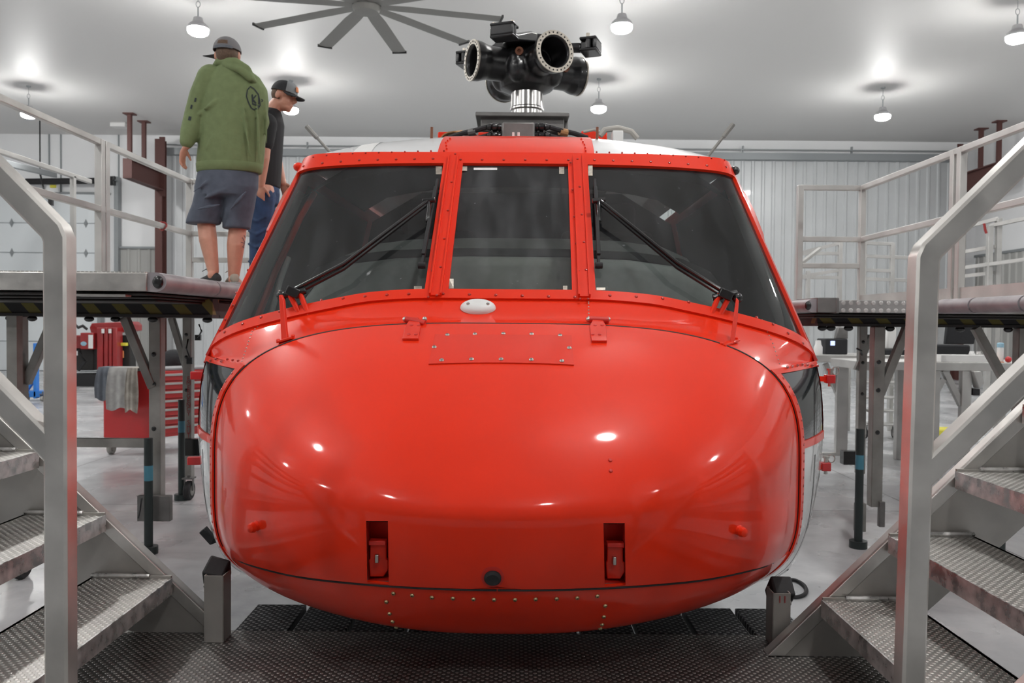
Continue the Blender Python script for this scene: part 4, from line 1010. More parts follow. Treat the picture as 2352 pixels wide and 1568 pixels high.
jack(pl, 341, 1006, 1260, 5.45, True); MB().box(U(356, 1166, 5.53), (.22, .05, .17)).build('jack_bracket', 'steel_dark', pl, bevel=.004)
b = MB(); q = U(322, 1168, 5.42); b.tube([q+V((.01, 0, .07)), q, q+V((-.005, -.02, -.06))], .006, 6); b.build('jack_lever', 'black', pl)
pj = jack(pl, 417, 918, 1120, 7.1, True); caster(pl, (U(434, 1140, 7.1).x, 7.1), .082, stem=.03)
MB().box(U(440, 1026, 7.3), (.2, .08, .15)).build('jack_bracket', 'black', pl, bevel=.006)
text('\n'.join('EMERGENCY SHUT OFF'), .055, 'redtext', pl, U(433, 955, 7.45), (1, 0, 0), (0, 0, 1), space=.72)
b = MB(); b.tube([U(432, 779, 7.44), U(428, 800, 7.40), U(436, 822, 7.44)], .008, 6); b.tube([U(457, 745, 7.44), U(463, 760, 7.40), U(455, 775, 7.44)], .008, 6); b.box(U(455, 775, 7.45), (.05, .03, .05)); b.box(U(436, 828, 7.45), (.05, .03, .06)); b.build('leg_cable', 'black', pl)
b = MB(); b.span((lx1-2, 5.57, .40), (lx2, 5.63, .46)); 
zf = U(250, 1016, 5.6).z; b = MB(); b.span((lx1, 5.575, zf-.03), (lx2, 5.62, zf+.03)); b.build('base_rail', 'leg', pl, bevel=.004)
caster(pl, U(50, 1330, 4.9), .083, stem=.2)
b = MB(); q = U(50, 1290, 4.9); b.span((q.x-.5, 4.8, .3), (q.x+.06, 4.95, .38)); b.span((q.x-.06, 4.86, .36), (q.x, 4.92, zb)); b.build('outrigger_arm', 'leg', pl, smooth=0)
# rails
def rail_line(par, x, y0, y1, zs, wd=.045):
    for z in zs: MB().bar((x, y0, z), (x, y1, z), wd, wd).build('guard_rail', 'alu_white', par, bevel=.005)
RXL = -3.0; zt_ = U(238, 330, 3.0*1900/938).z; zm_ = U(240, 482, 3.0*1900/938).z
Yp = -RXL*1900/938; Ye = 7.7
rail_line(pl, RXL, 4.58, Ye, (zt_, zm_))
for y in (4.6, Yp-.05, Yp+.02, Ye):
    MB().span((RXL-.028, y-.028, DL), (RXL+.028, y+.028, zt_+.02)).build('rail_post', 'alu_white', pl, bevel=.005)
for z in (zt_, zm_, U(480, 597, Ye).z, DL+.06): MB().bar((RXL, Ye, z), (-2.1, Ye, z), .045, .045).build('guard_rail', 'alu_white', pl, bevel=.005)
for x in (-2.12,): MB().span((x-.02, Ye-.02, DL), (x+.02, Ye+.02, zt_)).build('rail_post', 'alu_white', pl, bevel=.004)
b = MB(); q = V((RXL, 7.1, zm_)); b.tube([q+V((0, 0, .0))+V((math.cos(a)*.034, .02*math.sin(a*2), math.sin(a)*.034)) for a in np.linspace(0, 2*PI, 10, False)], .008, 6, up=(0, 1, 0), closed=True); b.build('red_tie', 'redtext', pl)
rail_line(pl, -3.95, 4.5, 7.75, (zt_,), .04)
for y in (4.7, 7.45): MB().span((-3.97, y-.02, DL), (-3.93, y+.02, zt_)).build('rail_post', 'alu_white', pl, bevel=.004)
# ---- right
pr = thing('work_platform', 'raised work platform with an empty deck on the right of the helicopter', 'work platform', (3, 6, 0))
YR = 5.5; DR = U(2000, 689, YR).z; xa = U(1925, 700, YR).x; xb = U(2090, 700, YR).x+.15; x00 = U(1848, 700, YR+.6).x
XE2 = U(2200, 700, 5.2).x
b = MB(); b.span((xa, YR, DR-.085), (XE2+.1, 8.6, DR)); b.build('deck_frame', 'perf', pr, bevel=.004)
b = MB(); b.span((xa-.02, YR-.012, DR-.09), (U(1926, 700, YR).x+.001, YR+.3, DR+.012)); b.span((U(1876, 700, YR).x, YR-.01, DR-.085), (U(1926, 700, YR).x, YR+.4, DR+.014)); b.build('edge_plate', 'steel_dark', pr, bevel=.004)
b = MB(); dtube(b, (U(1868, 700, YR).x, YR+.0, DR-.04), (U(1868, 700, YR).x, 8.2, DR-.04), .09, side=-1); b.build('edge_bumper', 'bumper', pr, smooth=40)
b = MB(); b.ell((U(1856, 700, YR).x, YR, DR-.04), (.022, .012, .03)); b.build('bumper_bore', 'black', pr)
b = MB(); b.span((XE2+.08, 3.2, DR-.085), (4.2, 8.6, DR)); b.build('deck_frame', 'alu', pr, bevel=.004)
ys = [3.4, 4.0, 4.55, 5.05, 5.45]
for y0, y1 in zip(ys, ys[1:]):
    b = MB(); dtube(b, (XE2+.035, y0+.01, DR-.04), (XE2+.035, y1-.01, DR-.04), .095, side=-1); b.build('edge_bumper', 'bumper', pr, smooth=40)
for y0 in (ys[2], ys[3]):
    b = MB(); b.ell((XE2+.03, y0+.012, DR-.04), (.03, .012, .03)); b.build('bumper_bore', 'black', pr)
for k in range(2):
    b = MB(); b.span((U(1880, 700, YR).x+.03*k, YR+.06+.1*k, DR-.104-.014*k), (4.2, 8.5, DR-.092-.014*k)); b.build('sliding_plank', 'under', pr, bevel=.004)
HBr = 5.95; zt2 = U(2000, 718, HBr-.08).z; zb2 = U(2000, 750, HBr-.08).z
b = MB(); b.span((U(1870, 730, HBr).x, HBr-.06, zb2+.02), (4.6, HBr+.06, zt2)); b.build('hazard_beam', 'hazard', pr, smooth=0)
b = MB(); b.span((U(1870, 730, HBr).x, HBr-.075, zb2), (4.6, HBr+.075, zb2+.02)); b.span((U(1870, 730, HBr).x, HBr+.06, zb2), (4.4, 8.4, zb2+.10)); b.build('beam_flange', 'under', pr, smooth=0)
for px in (1885, 1905, 1945, 2040, 2200, 2310):
    b = MB(); x = U(px, 755, HBr).x; b.ell((x, HBr-.03, zb2-.012), (.035, .025, .022), nu=8, nv=6); b.build('cable_clip', 'black', pr)
leg(pr, 2013, 5.9, zb2, .26); leg(pr, 2343, 5.9, zb2, .26); leg(pr, 1978, 8.0, zb2+.1, .12, .075)
brace(pr, U(2083, 752, 5.9), U(2008, 935, 5.9)); brace(pr, U(2240, 752, 5.9), U(2316, 890, 5.9)); brace(pr, U(2000, 770, 8.0), U(1968, 850, 8.0))
jack(pr, 1976, 985, 1285, 5.75, True); MB().box(U(1975, 1187, 5.8), (.07, .05, .2)).build('jack_bracket', 'leg', pr, bevel=.004); MB().box(U(2024, 1180, 5.86), (.04, .04, .18)).build('jack_bracket', 'steel_dark', pr, bevel=.004)
b = MB(); b.box(U(1950, 1050, 7.9), (.14, .1, .13)); b.build('jack_bracket', 'black', pr, bevel=.006)
jack(pr, 2298, 1225, 1255, 4.9, False)
b = MB(); b.tube([U(1968, 800, 7.95), U(1978, 806, 7.9), U(1980, 815, 7.95)], .01, 6); b.build('leg_cable', 'black', pr)
RXR = 3.1; Ya = RXR*1900/799; Yc = RXR*1900/1009
zt3 = U(1975, 432, Ya).z; zm3 = U(1975, 550, Ya).z; zl3 = U(1975, 611, Ya).z
rail_line(pr, RXR, 3.2, Ya, (zt3, zm3))
x18 = U(1838, 430, Ya).x
for z in (zt3, zm3, zl3): MB().bar((x18, Ya, z), (RXR, Ya, z), .045, .045).build('guard_rail', 'alu_white', pr, bevel=.005)
for x, y in ((x18, Ya), (RXR, Ya), (RXR, Yc), (RXR, Yc-.09), (RXR, 3.25)): MB().span((x-.026, y-.026, DR), (x+.026, y+.026, zt3+.02)).build('rail_post', 'alu_white', pr, bevel=.005)
b = MB(); b.span((RXR-.01, 3.2, DR), (RXR+.01, Ya, DR+.10)); b.build('toe_board', 'alu_white', pr, smooth=0)
MB().bar((x18, Ya+.02, zl3), (lerp(x18, RXR, .6), Ya+.4, lerp(zl3, zm3, .8)), .03, .03).build('gate_brace', 'alu_white', pr, bevel=.004)
# white guard rail stands further back on the right
gr = thing('guard_rail_stand', 'pale railing stand further back in front of the corrugated door', 'railing', U(1960, 900, 11))
Y2 = 12.6
for (x0, y0, x1, y1) in ((1830, 582, 1930, 582), (1830, 637, 1930, 637), (1980, 558, 2050, 560), (1980, 620, 2050, 622), (1985, 588, 2090, 592), (1985, 640, 2090, 644), (1840, 580, 1930, 558), (1832, 636, 1930, 620)):
    MB().bar(U(x0, y0, Y2), U(x1, y1, Y2), .05, .05).build('rail', 'alu_white', gr, bevel=.004)
for px, py in ((1831, 580), (1856, 622), (1930, 556), (1985, 560), (2050, 558)):
    p = U(px, py, Y2); MB().span((p.x-.03, Y2-.03, 0), (p.x+.03, Y2+.03, p.z)).build('post', 'alu_white', gr, bevel=.004)
g2 = thing('guard_rail_stand', 'pale railing stand behind the right work platform railing', 'railing', U(2250, 900, 12))
Y2 = 13.5
for (x0, y0, x1, y1) in ((2230, 518, 2294, 502), (2190, 582, 2294, 565), (2274, 519, 2400, 492), (2188, 618, 2400, 590), (2188, 637, 2294, 625)):
    MB().bar(U(x0, y0, Y2+ (2294-x0)*.004), U(x1, y1, Y2-(x1-2294)*.006), .06, .06).build('rail', 'alu_white', g2, bevel=.004)
for px, py in ((2294, 502), (2274, 518)):
    p = U(px, py, Y2); MB().span((p.x-.04, Y2-.04, 0), (p.x+.04, Y2+.04, p.z)).build('post', 'alu_white', g2, bevel=.004)
p = U(2256, 528, Y2); b = MB(); b.tube([p+V((0, -.05, .1)), p+V((.02, -.05, 0)), p+V((.04, -.05, -.06))], .02, 6); b.build('red_ribbon', 'redtext', g2)

# ================================================================== TOOL CHEST (left)
YC = 9.4; zc_t = U(290, 846, YC).z; xL = U(237, 900, YC).x; xR_ = U(346, 900, YC).x; zc_b = U(290, 1006, YC).z
tcx = (xL+xR_)/2
tc = thing('tool_chest', 'red rolling tool chest with steel drawer handles behind the left platform', 'tool chest', (tcx, YC+.5, 0))
cl = .95
ang = math.radians(-20)
pA = V((xL, YC, 0)); pB = V((xR_, YC, 0)); dr = V((math.sin(math.radians(42)), math.cos(math.radians(42)), 0)); Ld = 1.75
def quad(p, q, r_, z0, z1): return [(p.x, p.y, z0), (q.x, q.y, z0), (r_.x, r_.y, z0)]
cor = [pA, pB, pB+dr*Ld, pA+dr*Ld]
b = MB(); b.prism([(c.x, c.y, zc_b) for c in cor], (0, 0, zc_t-zc_b-.03)); b.build('body', 'toolred', tc, bevel=.01)
b = MB(); b.prism([(c.x, c.y, zc_t-.03) for c in cor], (0, 0, .03)); b.build('top', 'toolgrey', tc, bevel=.008)
nr = V((dr.y, -dr.x, 0)); zs = np.linspace(zc_b+.04, zc_t-.05, 8)
for z0, z1 in zip(zs, zs[1:]):
    for u0, u1 in ((.03, .60), (.63, .98)):
        a = pB+dr*Ld*u0+nr*.012; c = pB+dr*Ld*u1+nr*.012; b = MB(); b.bar(V((a.x, a.y, (z0+z1)/2)), V((c.x, c.y, (z0+z1)/2)), .02, (z1-z0)-.012); dw = b.build('drawer', 'toolred', tc, bevel=.003)
        a2, c2 = a+nr*.02, c+nr*.02; b = MB(); b.bar(V((a2.x, a2.y, z1-.028)), V((c2.x, c2.y, z1-.028)), .022, .026); b.build('handle', 'alu_white', dw, bevel=.004)
for c in (V((U(256, 1040, YC+.08).x, YC+.08, 0)), pB+dr*.12-V((.08, 0, 0)), pA+dr*(Ld-.1)+V((.1, 0, 0)), pB+dr*(Ld-.1)): caster(tc, (c.x, c.y, 0), .075, m='leg', stem=max(.02, zc_b-.18))
# rags over its edge
def rag(x0, x1, y0, y1, Y, m, label, wave=5):
    t0 = U(x0, y0, YC); t1 = U(x1, y0, YC); zl = U(x0, y1, Y).z; R = []
    n = 26
    for i in range(15):
        r = []
        for j in range(n+1):
            u = j/n; x = lerp(t0.x, t1.x, u)
            if i < 4: a = i/3; z = zc_t+.012-.02*a*a*0; y = YC+.16-a*.19-(YC-Y)*a; off = 0
            else:
                v = (i-3)/11; z = lerp(zc_t+.005, zl, v)+.02*math.sin(u*5+x*9)*v; off = .012*math.sin(u*wave*2+x*7)*min(1, v*2)+.006*math.sin(u*17); y = Y-.048-.02*v+off; x = x+(u-.5)*.05*math.sin(v*2.5)
            r.append(V((x, y, z)))
        R.append(r)
    o = MB().grid(R).build('rag', m, smooth=60, solid=(.008, 0)); tag(o, label, 'rag', 'rags over the tool chest')
rag(229, 256, 843, 916, YC-.0, 'rag1', 'dark grey rag hung leftmost over the red tool chest edge', 3)
rag(259, 303, 840, 938, YC-.05, 'rag2', 'light grey rag hung in the middle over the tool chest edge', 3)
rag(305, 328, 842, 943, YC-.10, 'rag3', 'stained beige rag hung right of the light grey rag', 2)
b = MB(); p = U(400, 826, 10.4); b.ell((p.x, p.y, zc_t+.06), (.16, .13, .13)); b.span((p.x-.14, p.y-.1, zc_t), (p.x+.14, p.y+.1, zc_t+.05)); o = b.build('knit_hat', 'capblack', remesh=(.01, 4)); tag(o, 'black hat lying on top of the red tool chest', 'hat')

# ================================================================== far left machines
cr = thing('crawler_crane', 'compact dark red crawler crane parked by the overhead door', 'crane', U(225, 895, 19)); YQ = 19.0
def bx(px0, py0, px1, py1, Y, d, nm, m, par, bev=.03):
    return MB().span(U(px0, py1, Y), U(px1, py0, Y)+V((0, d, 0))).build(nm, m, par, bevel=bev)
b = MB(); pA_, pB_ = U(166, 893, YQ), U(300, 893, YQ)
for y in (YQ, YQ+1.0):
    q = [U(160, 893, y), U(262, 893, y), U(272, 875, y), U(262, 858, y), U(160, 858, y), U(152, 875, y)]; mm = MB(); mm.prism(q, (0, .35, 0)); mm.build('track', 'rubber', cr, bevel=.03)
bx(170, 800, 215, 850, YQ+.1, 1.1, 'chassis', 'under', cr); bx(165, 770, 205, 800, YQ, 1.0, 'engine_cover', 'crane', cr)
bx(184, 764, 214, 802, YQ-.15, .4, 'control_cabinet', 'crane', cr, .02)
for x0, x1 in ((222, 236), (238, 247), (249, 256), (258, 268)): bx(x0, 752, x1, 850, YQ-.1, .3, 'outrigger_leg', 'crane', cr, .02)
mm = MB(); mm.prism([U(205, 752, YQ+.2), U(210, 742, YQ+.2), U(296, 738, YQ+.2), U(305, 745, YQ+.2), U(305, 760, YQ+.2), U(210, 770, YQ+.2)], (0, .5, 0)); mm.build('boom', 'crane', cr, bevel=.02)
mm = MB(); mm.prism([U(222, 850, YQ-.1), U(260, 850, YQ-.1), U(245, 880, YQ-.1), U(232, 884, YQ-.1)], (0, .3, 0)); mm.build('outrigger_foot', 'crane', cr, bevel=.02)
for x0, y0, x1, y1 in ((203, 769, 213, 800), (167, 766, 174, 784), (166, 806, 178, 816)): bx(x0, y0, x1, y1, YQ-.17, .01, 'label_plate', 'card', cr, 0)
for px in (236, 252): bx(px-3, 755, px+3, 765, YQ-.14, .02, 'caution_plate', 'card', cr, 0)
b = MB(); b.ell(U(192, 789, YQ-.16), (.07, .01, .05)); b.build('round_sticker', 'lightblue', cr)
bx(272, 770, 300, 850, YQ+.3, .3, 'rear_frame', 'under', cr); bx(273, 787, 290, 794, YQ+.1, .1, 'tool_tray', 'yellow', cr, .01); bx(277, 805, 283, 822, YQ+.2, .05, 'orange_bottle', 'orange', cr, .01)
b = MB(); b.tube([U(172, 745, YQ), U(180, 752, YQ-.1), U(190, 748, YQ), U(200, 756, YQ)], .03, 8); b.tube([U(182, 805, YQ-.1), U(195, 830, YQ-.1), U(180, 850, YQ-.1)], .04, 8); b.build('hose', 'rubber', cr)
ho = thing('engine_hoist', 'blue engine hoist standing by the overhead door', 'hoist', U(85, 920, 15.5)); YH = 15.5
bx(76, 788, 82, 915, YH, .12, 'mast', 'blue', ho, .01); bx(55, 898, 107, 912, YH, .3, 'base', 'blue', ho, .01); bx(82, 788, 92, 794, YH, .1, 'boom_stub', 'blue', ho, .01); mm = MB(); mm.bar(U(78, 870, YH+.06), U(56, 900, YH+.06), .08); mm.build('brace', 'blue', ho)
for px in (62, 98): caster(ho, U(px, 920, YH), .055, m='leg', stem=.05)
b = MB(); b.span(U(-40, 1200, 5.3), U(12, 1176, 5.3)+V((0, .5, 0))); 
q0 = U(-60, 1190, 5.6); q1 = U(10, 1180, 5.6); b = MB(); b.span((q0.x, 5.6, 0), (q1.x, 6.0, .05)); b.span((q0.x, 5.6, .05), (q0.x+.05, 6.0, .35)); 
o = b.build('floor_ramp', 'yellow', bevel=.01); tag(o, 'yellow floor guard under the left platform', 'floor guard')

# ================================================================== right background benches
YT_ = 8.8
tb = thing('work_table', 'pale aluminium work table with a black case on it, right', 'table', U(2200, 1050, YT_))
zt_b = U(2200, 832, YT_).z
xa_, xb_ = U(2090, 840, YT_).x, U(2215, 840, YT_).x; xd_ = U(2345, 840, YT_).x
b = MB(); b.span((xa_-.5, YT_, zt_b-.09), (xd_+.6, YT_+.9, zt_b)); b.build('table_top', 'alu_white', tb, bevel=.006)
for px, dy in ((2150, .8), (2222, .04), (2150, .04), (2400, .04), (2400, .8), (2225, .8)):
    x = U(px, 900, YT_).x; MB().span((x-.05, YT_+dy-.03, 0), (x+.05, YT_+dy+.05, zt_b-.09)).build('leg', 'alu_white', tb, bevel=.005)
MB().bar(U(2168, 850, YT_+.06), U(2208, 930, YT_+.06), .06).build('brace', 'alu_white', tb); MB().bar(U(2165, 870, YT_+.06), U(2148, 900, YT_+.06), .06).build('brace', 'alu_white', tb)
mm = MB(); mm.prism([U(2236, 852, YT_-.05), U(2254, 852, YT_-.05), U(2262, 880, YT_-.05), U(2250, 893, YT_-.05)], (0, .12, 0)); mm.build('swing_latch', 'alu_white', tb, bevel=.01)
bx(2236, 893, 2252, 908, YT_, .2, 'ballast_box', 'rubber', tb, .01)
zt = zt_b
cs = thing('equipment_case', 'open black equipment case on the right work table', 'case', U(2185, 812, YT_+.3)); p0 = U(2130, 826, YT_+.3); p1 = U(2230, 792, YT_+.3)
b = MB(); b.span((p0.x, YT_+.3, zt), (p1.x, YT_+.75, p1.z)); b.build('body', 'capblack', cs, bevel=.02)
mm = MB(); mm.prism([U(2172, 790, YT_+.78), U(2238, 790, YT_+.78), U(2246, 748, YT_+.78), U(2176, 750, YT_+.78)], (0, .06, .0)); mm.build('lid', 'capblack', cs, bevel=.01)
b = MB(); p0 = U(2155, 826, YT_+.08); p1 = U(2265, 815, YT_+.08); b.span((p0.x, YT_+.02, zt), (p1.x, YT_+.145, p1.z)); o = b.build('white_folder', 'card', bevel=.004); tag(o, 'flat white folder lying in front of the black case', 'folder')
sp_ = thing('spray_can', 'white spray can with pale blue cap on the right table', 'spray can', U(2297, 825, YT_+.15)); p = U(2297, 828, YT_+.15)
b = MB(); b.lathe([(.032, 0), (.033, .15), (.028, .165)], (p.x, p.y, zt), n=18); b.build('can', 'white', sp_); b = MB(); b.lathe([(.034, .16), (.034, .2), (.026, .21), (.005, .212)], (p.x, p.y, zt), n=18); b.build('cap', 'lightblue', sp_)
p = U(2316, 825, YT_+.1); b = MB(); b.ell((p.x, p.y, zt+.032), .034); o = b.build('red_ball', 'toolred'); tag(o, 'small red ball on the right table near the platform leg', 'ball')
for px, lb in ((2232, 'small white jar left of the clear jar on the right table'), (2247, 'small clear jar right of the white jar on the table')):
    p = U(px, 825, YT_+.18); b = MB(); b.lathe([(.03, 0), (.031, .09), (.024, .10), (.024, .115), (.003, .116)], (p.x, p.y, zt), n=16); o = b.build('jar', 'white' if px < 2240 else 'alu_white'); tag(o, lb, 'jar')
p = U(2275, 828, YT_+.1); b = MB(); b.span((p.x-.09, p.y-.05, zt), (p.x+.12, p.y+.08, zt+.008)); o = b.build('orange_cloth', 'orange', bevel=.003); tag(o, 'small orange cloth lying beside the spray can', 'cloth')
# second table (nearer the helicopter)
t2 = thing('work_table', 'pale aluminium work table nearest the helicopter with a black box on it', 'table', U(1915, 1000, 9.8)); Y3 = 9.8
z2 = U(1915, 815, Y3).z; xa2, xb2 = U(1868, 815, Y3).x, U(1952, 815, Y3).x; xq = U(2090, 820, Y3).x
b = MB(); b.span((xa2-.3, Y3, z2-.09), (xq, Y3+.8, z2)); b.build('table_top', 'alu_white', t2, bevel=.006)
for px, dy in ((1938, .03), (1905, .7), (2075, .03), (2075, .7)):
    x = U(px, 900, Y3).x; MB().span((x-.07, Y3+dy, 0), (x+.07, Y3+dy+.06, z2-.09)).build('leg', 'alu_white', t2, bevel=.005)
MB().bar(U(1895, 835, Y3+.1), U(1925, 905, Y3+.1), .06).build('brace', 'alu_white', t2)
MB().span((U(1890, 1045, Y3).x, Y3+.02, U(1890, 1053, Y3).z), (U(1960, 1045, Y3).x, Y3+.08, U(1890, 1040, Y3).z)).build('lower_rail', 'alu_white', t2, bevel=.004)
b = MB(); b.span((U(1896, 812, Y3+.2).x, Y3+.2, z2), (U(1948, 780, Y3+.2).x, Y3+.5, U(1948, 778, Y3+.2).z)); o = b.build('black_case', 'capblack', bevel=.015); tag(o, 'black box with a small bright screen beside the helicopter', 'case')
b = MB(); b.span(U(1908, 793, Y3+.19), U(1918, 783, Y3+.19)+V((0, .012, 0))); b.build('screen', emit_mat('small_screen', (.5, .6, 1), .8), o)
b = MB(); p = U(1932, 778, Y3+.35); b.prism([U(1920, 778, Y3+.3), U(1948, 778, Y3+.3), U(1948, 752, Y3+.3), U(1926, 752, Y3+.3)], (0, .08, 0)); o2 = b.build('box_lid', 'steel_dark', o, bevel=.01)
p = U(1879, 812, Y3+.1); b = MB(); b.lathe([(.05, 0), (.05, .09), (.035, .12), (.03, .17), (.004, .172)], (p.x, p.y, z2), n=16); o = b.build('plastic_jug', 'white'); tag(o, 'white plastic jug on the table beside the helicopter door', 'jug')
b = MB(); b.span((U(2030, 815, Y3+.2).x, Y3+.2, z2), (U(2086, 815, Y3+.2).x, Y3+.6, U(2050, 803, Y3+.2).z)); o = b.build('black_tray', 'capblack', bevel=.01); tag(o, 'low black tray on the table behind the right platform brace', 'tray')
b = MB(); p = U(2044, 800, Y3+.4); b.span((p.x-.06, p.y-.05, U(2044, 803, Y3+.2).z), (p.x+.06, p.y+.05, U(2044, 752, Y3+.4).z)); o = b.build('white_canister', 'white', bevel=.02); tag(o, 'white canister standing on the low black tray', 'canister')
# rolling step ladder
ld = thing('rolling_ladder', 'pale rolling step ladder with caster behind the right platform', 'ladder', U(2030, 1000, 11.3)); Y4 = 11.5
for i, py in enumerate((848, 878, 912, 942, 972)):
    z = U(2030, py, Y4-.05*i).z; MB().span((U(1985, py, Y4).x, Y4-.12*i+.2, z-.03), (U(2084, py, Y4).x, Y4-.12*i+.42, z)).build('step', 'alu_white', ld, bevel=.006)
for px in (1983, 2086): MB().bar(U(px, 1000, Y4-.4), U(px, 840, Y4+.5), .07).build('side_rail', 'alu_white', ld, bevel=.005)
for px in (1983, 2086):
    x = U(px, 900, Y4).x; MB().span((x-.03, Y4+.5, .02), (x+.03, Y4+.56, U(2030, 845, Y4).z)).build('rear_leg', 'alu_white', ld, bevel=.005)
caster(ld, U(2056, 990, 11.35), .08, stem=.2); caster(ld, U(1985, 990, 11.35), .08, stem=.2)
for (x0, x1, py, Y, lb) in ((2132, 2165, 998, 11.6, 'yellow floor guard strip under the right work table'), (2078, 2092, 975, 12.5, 'yellow floor guard strip behind the right stair post')):
    p0, p1 = U(x0, py, Y), U(x1, py, Y); o = MB().span((p0.x, Y, 0), (p1.x+.3, Y+.35, .10)).build('floor_guard', 'yellow', bevel=.02); tag(o, lb, 'floor guard')
b = MB(); pts = [U(1790, 1318, 4.8), U(1815, 1316, 5.0), U(1845, 1328, 4.9), U(1856, 1342, 4.75), U(1840, 1352, 4.65), U(1805, 1353, 4.65), U(1770, 1350, 4.7)]

for _ in range(3): pts = [pts[0]]+[q for a_, c_ in zip(pts, pts[1:]) for q in (a_.lerp(c_, .25), a_.lerp(c_, .75))]+[pts[-1]]
b.tube([V((p.x, p.y, .012)) for p in resample(pts, 60)], .011, 8); o = b.build('floor_cable', 'rubber'); tag(o, 'black cable loop lying on the floor right of the nose', 'cable')
bx_ = MB().span(U(2330, 1568, 3.3), U(2380, 1525, 3.3)+V((0, .3, 0)))

# ================================================================== PEOPLE
def ering(c, rx, ry, xa=V((1, 0, 0)), ya=V((0, 1, 0)), n=24, e=1.0):
    return [c+xa*rx*math.copysign(abs(math.cos(a))**e, math.cos(a))+ya*ry*math.copysign(abs(math.sin(a))**e, math.sin(a)) for a in [2*PI*j/n for j in range(n)]]
def limb(mb, pts, rad, n=14):
    pts = [V(p) for p in pts]
    P = []; R = []
    for i in range(len(pts)-1):
        m = 4
        for k in range(m): P.append(pts[i].lerp(pts[i+1], k/m)); R.append(lerp(rad[i], rad[i+1], k/m))
    P.append(pts[-1]); R.append(rad[-1])
    mb.tube(P, R, n, up=(.3, .8, .1)); mb.ell(pts[0], rad[0]*.98, nu=12, nv=8); mb.ell(pts[-1], rad[-1]*.98, nu=12, nv=8)
    for p, r in zip(pts[1:-1], rad[1:-1]): mb.ell(p, r*.99, nu=12, nv=8)
def hand(mb, wrist, d, palm_n, side, curl=.5, sc_=1.0):
    """d: wrist->fingers, palm_n: out of the palm, side: towards the thumb"""
    d = V(d).normalized(); side = V(side); side = (side-d*side.dot(d)).normalized(); pn = V(palm_n); pn = (pn-d*pn.dot(d)-side*pn.dot(side)).normalized()
    R = Matrix((side, d, pn)).transposed(); c = V(wrist)
    mb.ell(c+d*.05*sc_, (.040*sc_, .055*sc_, .017*sc_), R)
    for k, (o, L) in enumerate(((.029, .070), (.010, .080), (-.010, .074), (-.028, .058))):
        b0 = c+d*.085*sc_+side*o*sc_; d1 = (d+pn*curl*.5).normalized(); d2 = (d+pn*curl*1.3).normalized(); d3 = (d*.6+pn*curl*2.0).normalized()
        limb(mb, [b0-d*.02, b0+d1*L*.42*sc_, b0+(d1*.42+d2*.33)*L*sc_, b0+(d1*.42+d2*.33+d3*.25)*L*sc_], [.0105*sc_, .0098*sc_, .009*sc_, .0078*sc_], 8)
    b0 = c+d*.025*sc_+side*.03*sc_; limb(mb, [b0, b0+(d*.6+side*.6+pn*.3)*.035*sc_, b0+(d*.9+side*.55+pn*.5)*.062*sc_], [.014*sc_, .012*sc_, .009*sc_], 8)
# ---- man in green hoodie, back to the camera
Y1 = 6.2
m1 = thing('person', 'man in green hoodie and grey shorts seen from behind on the left platform', 'person', U(505, 650, Y1))
g = lambda px, py, dy=0: U(px, py, Y1+dy)
hd = g(522, 122, -.02)
LA = [g(484, 178, -.02), g(449, 262, -.03), g(428, 335, -.12)]           # left arm, shoulder elbow wrist
RA = [g(582, 200, .05), g(604, 280, .18), g(585, 320, .38)]            # right arm, forearm forward
Lh, Lk, La = g(485, 420), g(474, 515, .04), g(490, 622, -.02)
Rh, Rk, Ra = g(552, 425), g(546, 525, .06), g(537, 640, .06)
La.z = max(La.z, DL+.09); Ra.z = max(min(Ra.z, DL+.10), DL+.08)
body = MB()
body.rings([ering(g(530, 425), .17, .12), ering(g(531, 380), .165, .115), ering(g(535, 300), .155, .11), ering(g(537, 230), .185, .12), ering(g(538, 180), .17, .10), ering(g(537, 160), .08, .075)])
limb(body, [g(536, 165), g(530, 140, -.0)], [.066, .062])
body.ell(hd+V((0, 0, -.005)), (.078, .098, .118)); body.ell(hd+V((-.035, .045, -.06)), (.05, .06, .06))
body.ell(hd+V((-.083, .0, -.02)), (.014, .022, .036)); body.ell(hd+V((.083, 0.005, -.02)), (.014, .022, .036)); body.ell(hd+V((-.04, .10, -.03)), (.018, .022, .03))
limb(body, LA, [.06, .046, .03]); limb(body, RA, [.06, .046, .03])
limb(body, [Lh, Lk, Lk.lerp(La, .35)+V((0, -.012, 0)), La, ], [.095, .066, .066, .042]); limb(body, [Rh, Rk, Rk.lerp(Ra, .35)+V((0, -.012, 0)), Ra], [.095, .066, .066, .042])
for a, dx in ((La, -.05), (Ra, -.01)): limb(body, [a+V((0, -.02, -.03)), a+V((dx, .13, -.042))], [.036, .03])
hand(body, LA[2]+V((-.01, -.01, -.01)), g(418, 385, -.10)-LA[2], V((1, .3, 0)), V((.1, 1, 0)), .45); hand(body, RA[2], V((-.3, .9, -.2)), V((-.5, 0, -1)), V((-1, 0, .2)), .5)
body.build('body', 'skin', m1, remesh=(.0065, 2))
hair = MB(); hair.ell(hd+V((.005, -.012, -.012)), (.081, .092, .098)); hair.build('hair', 'hair', m1)
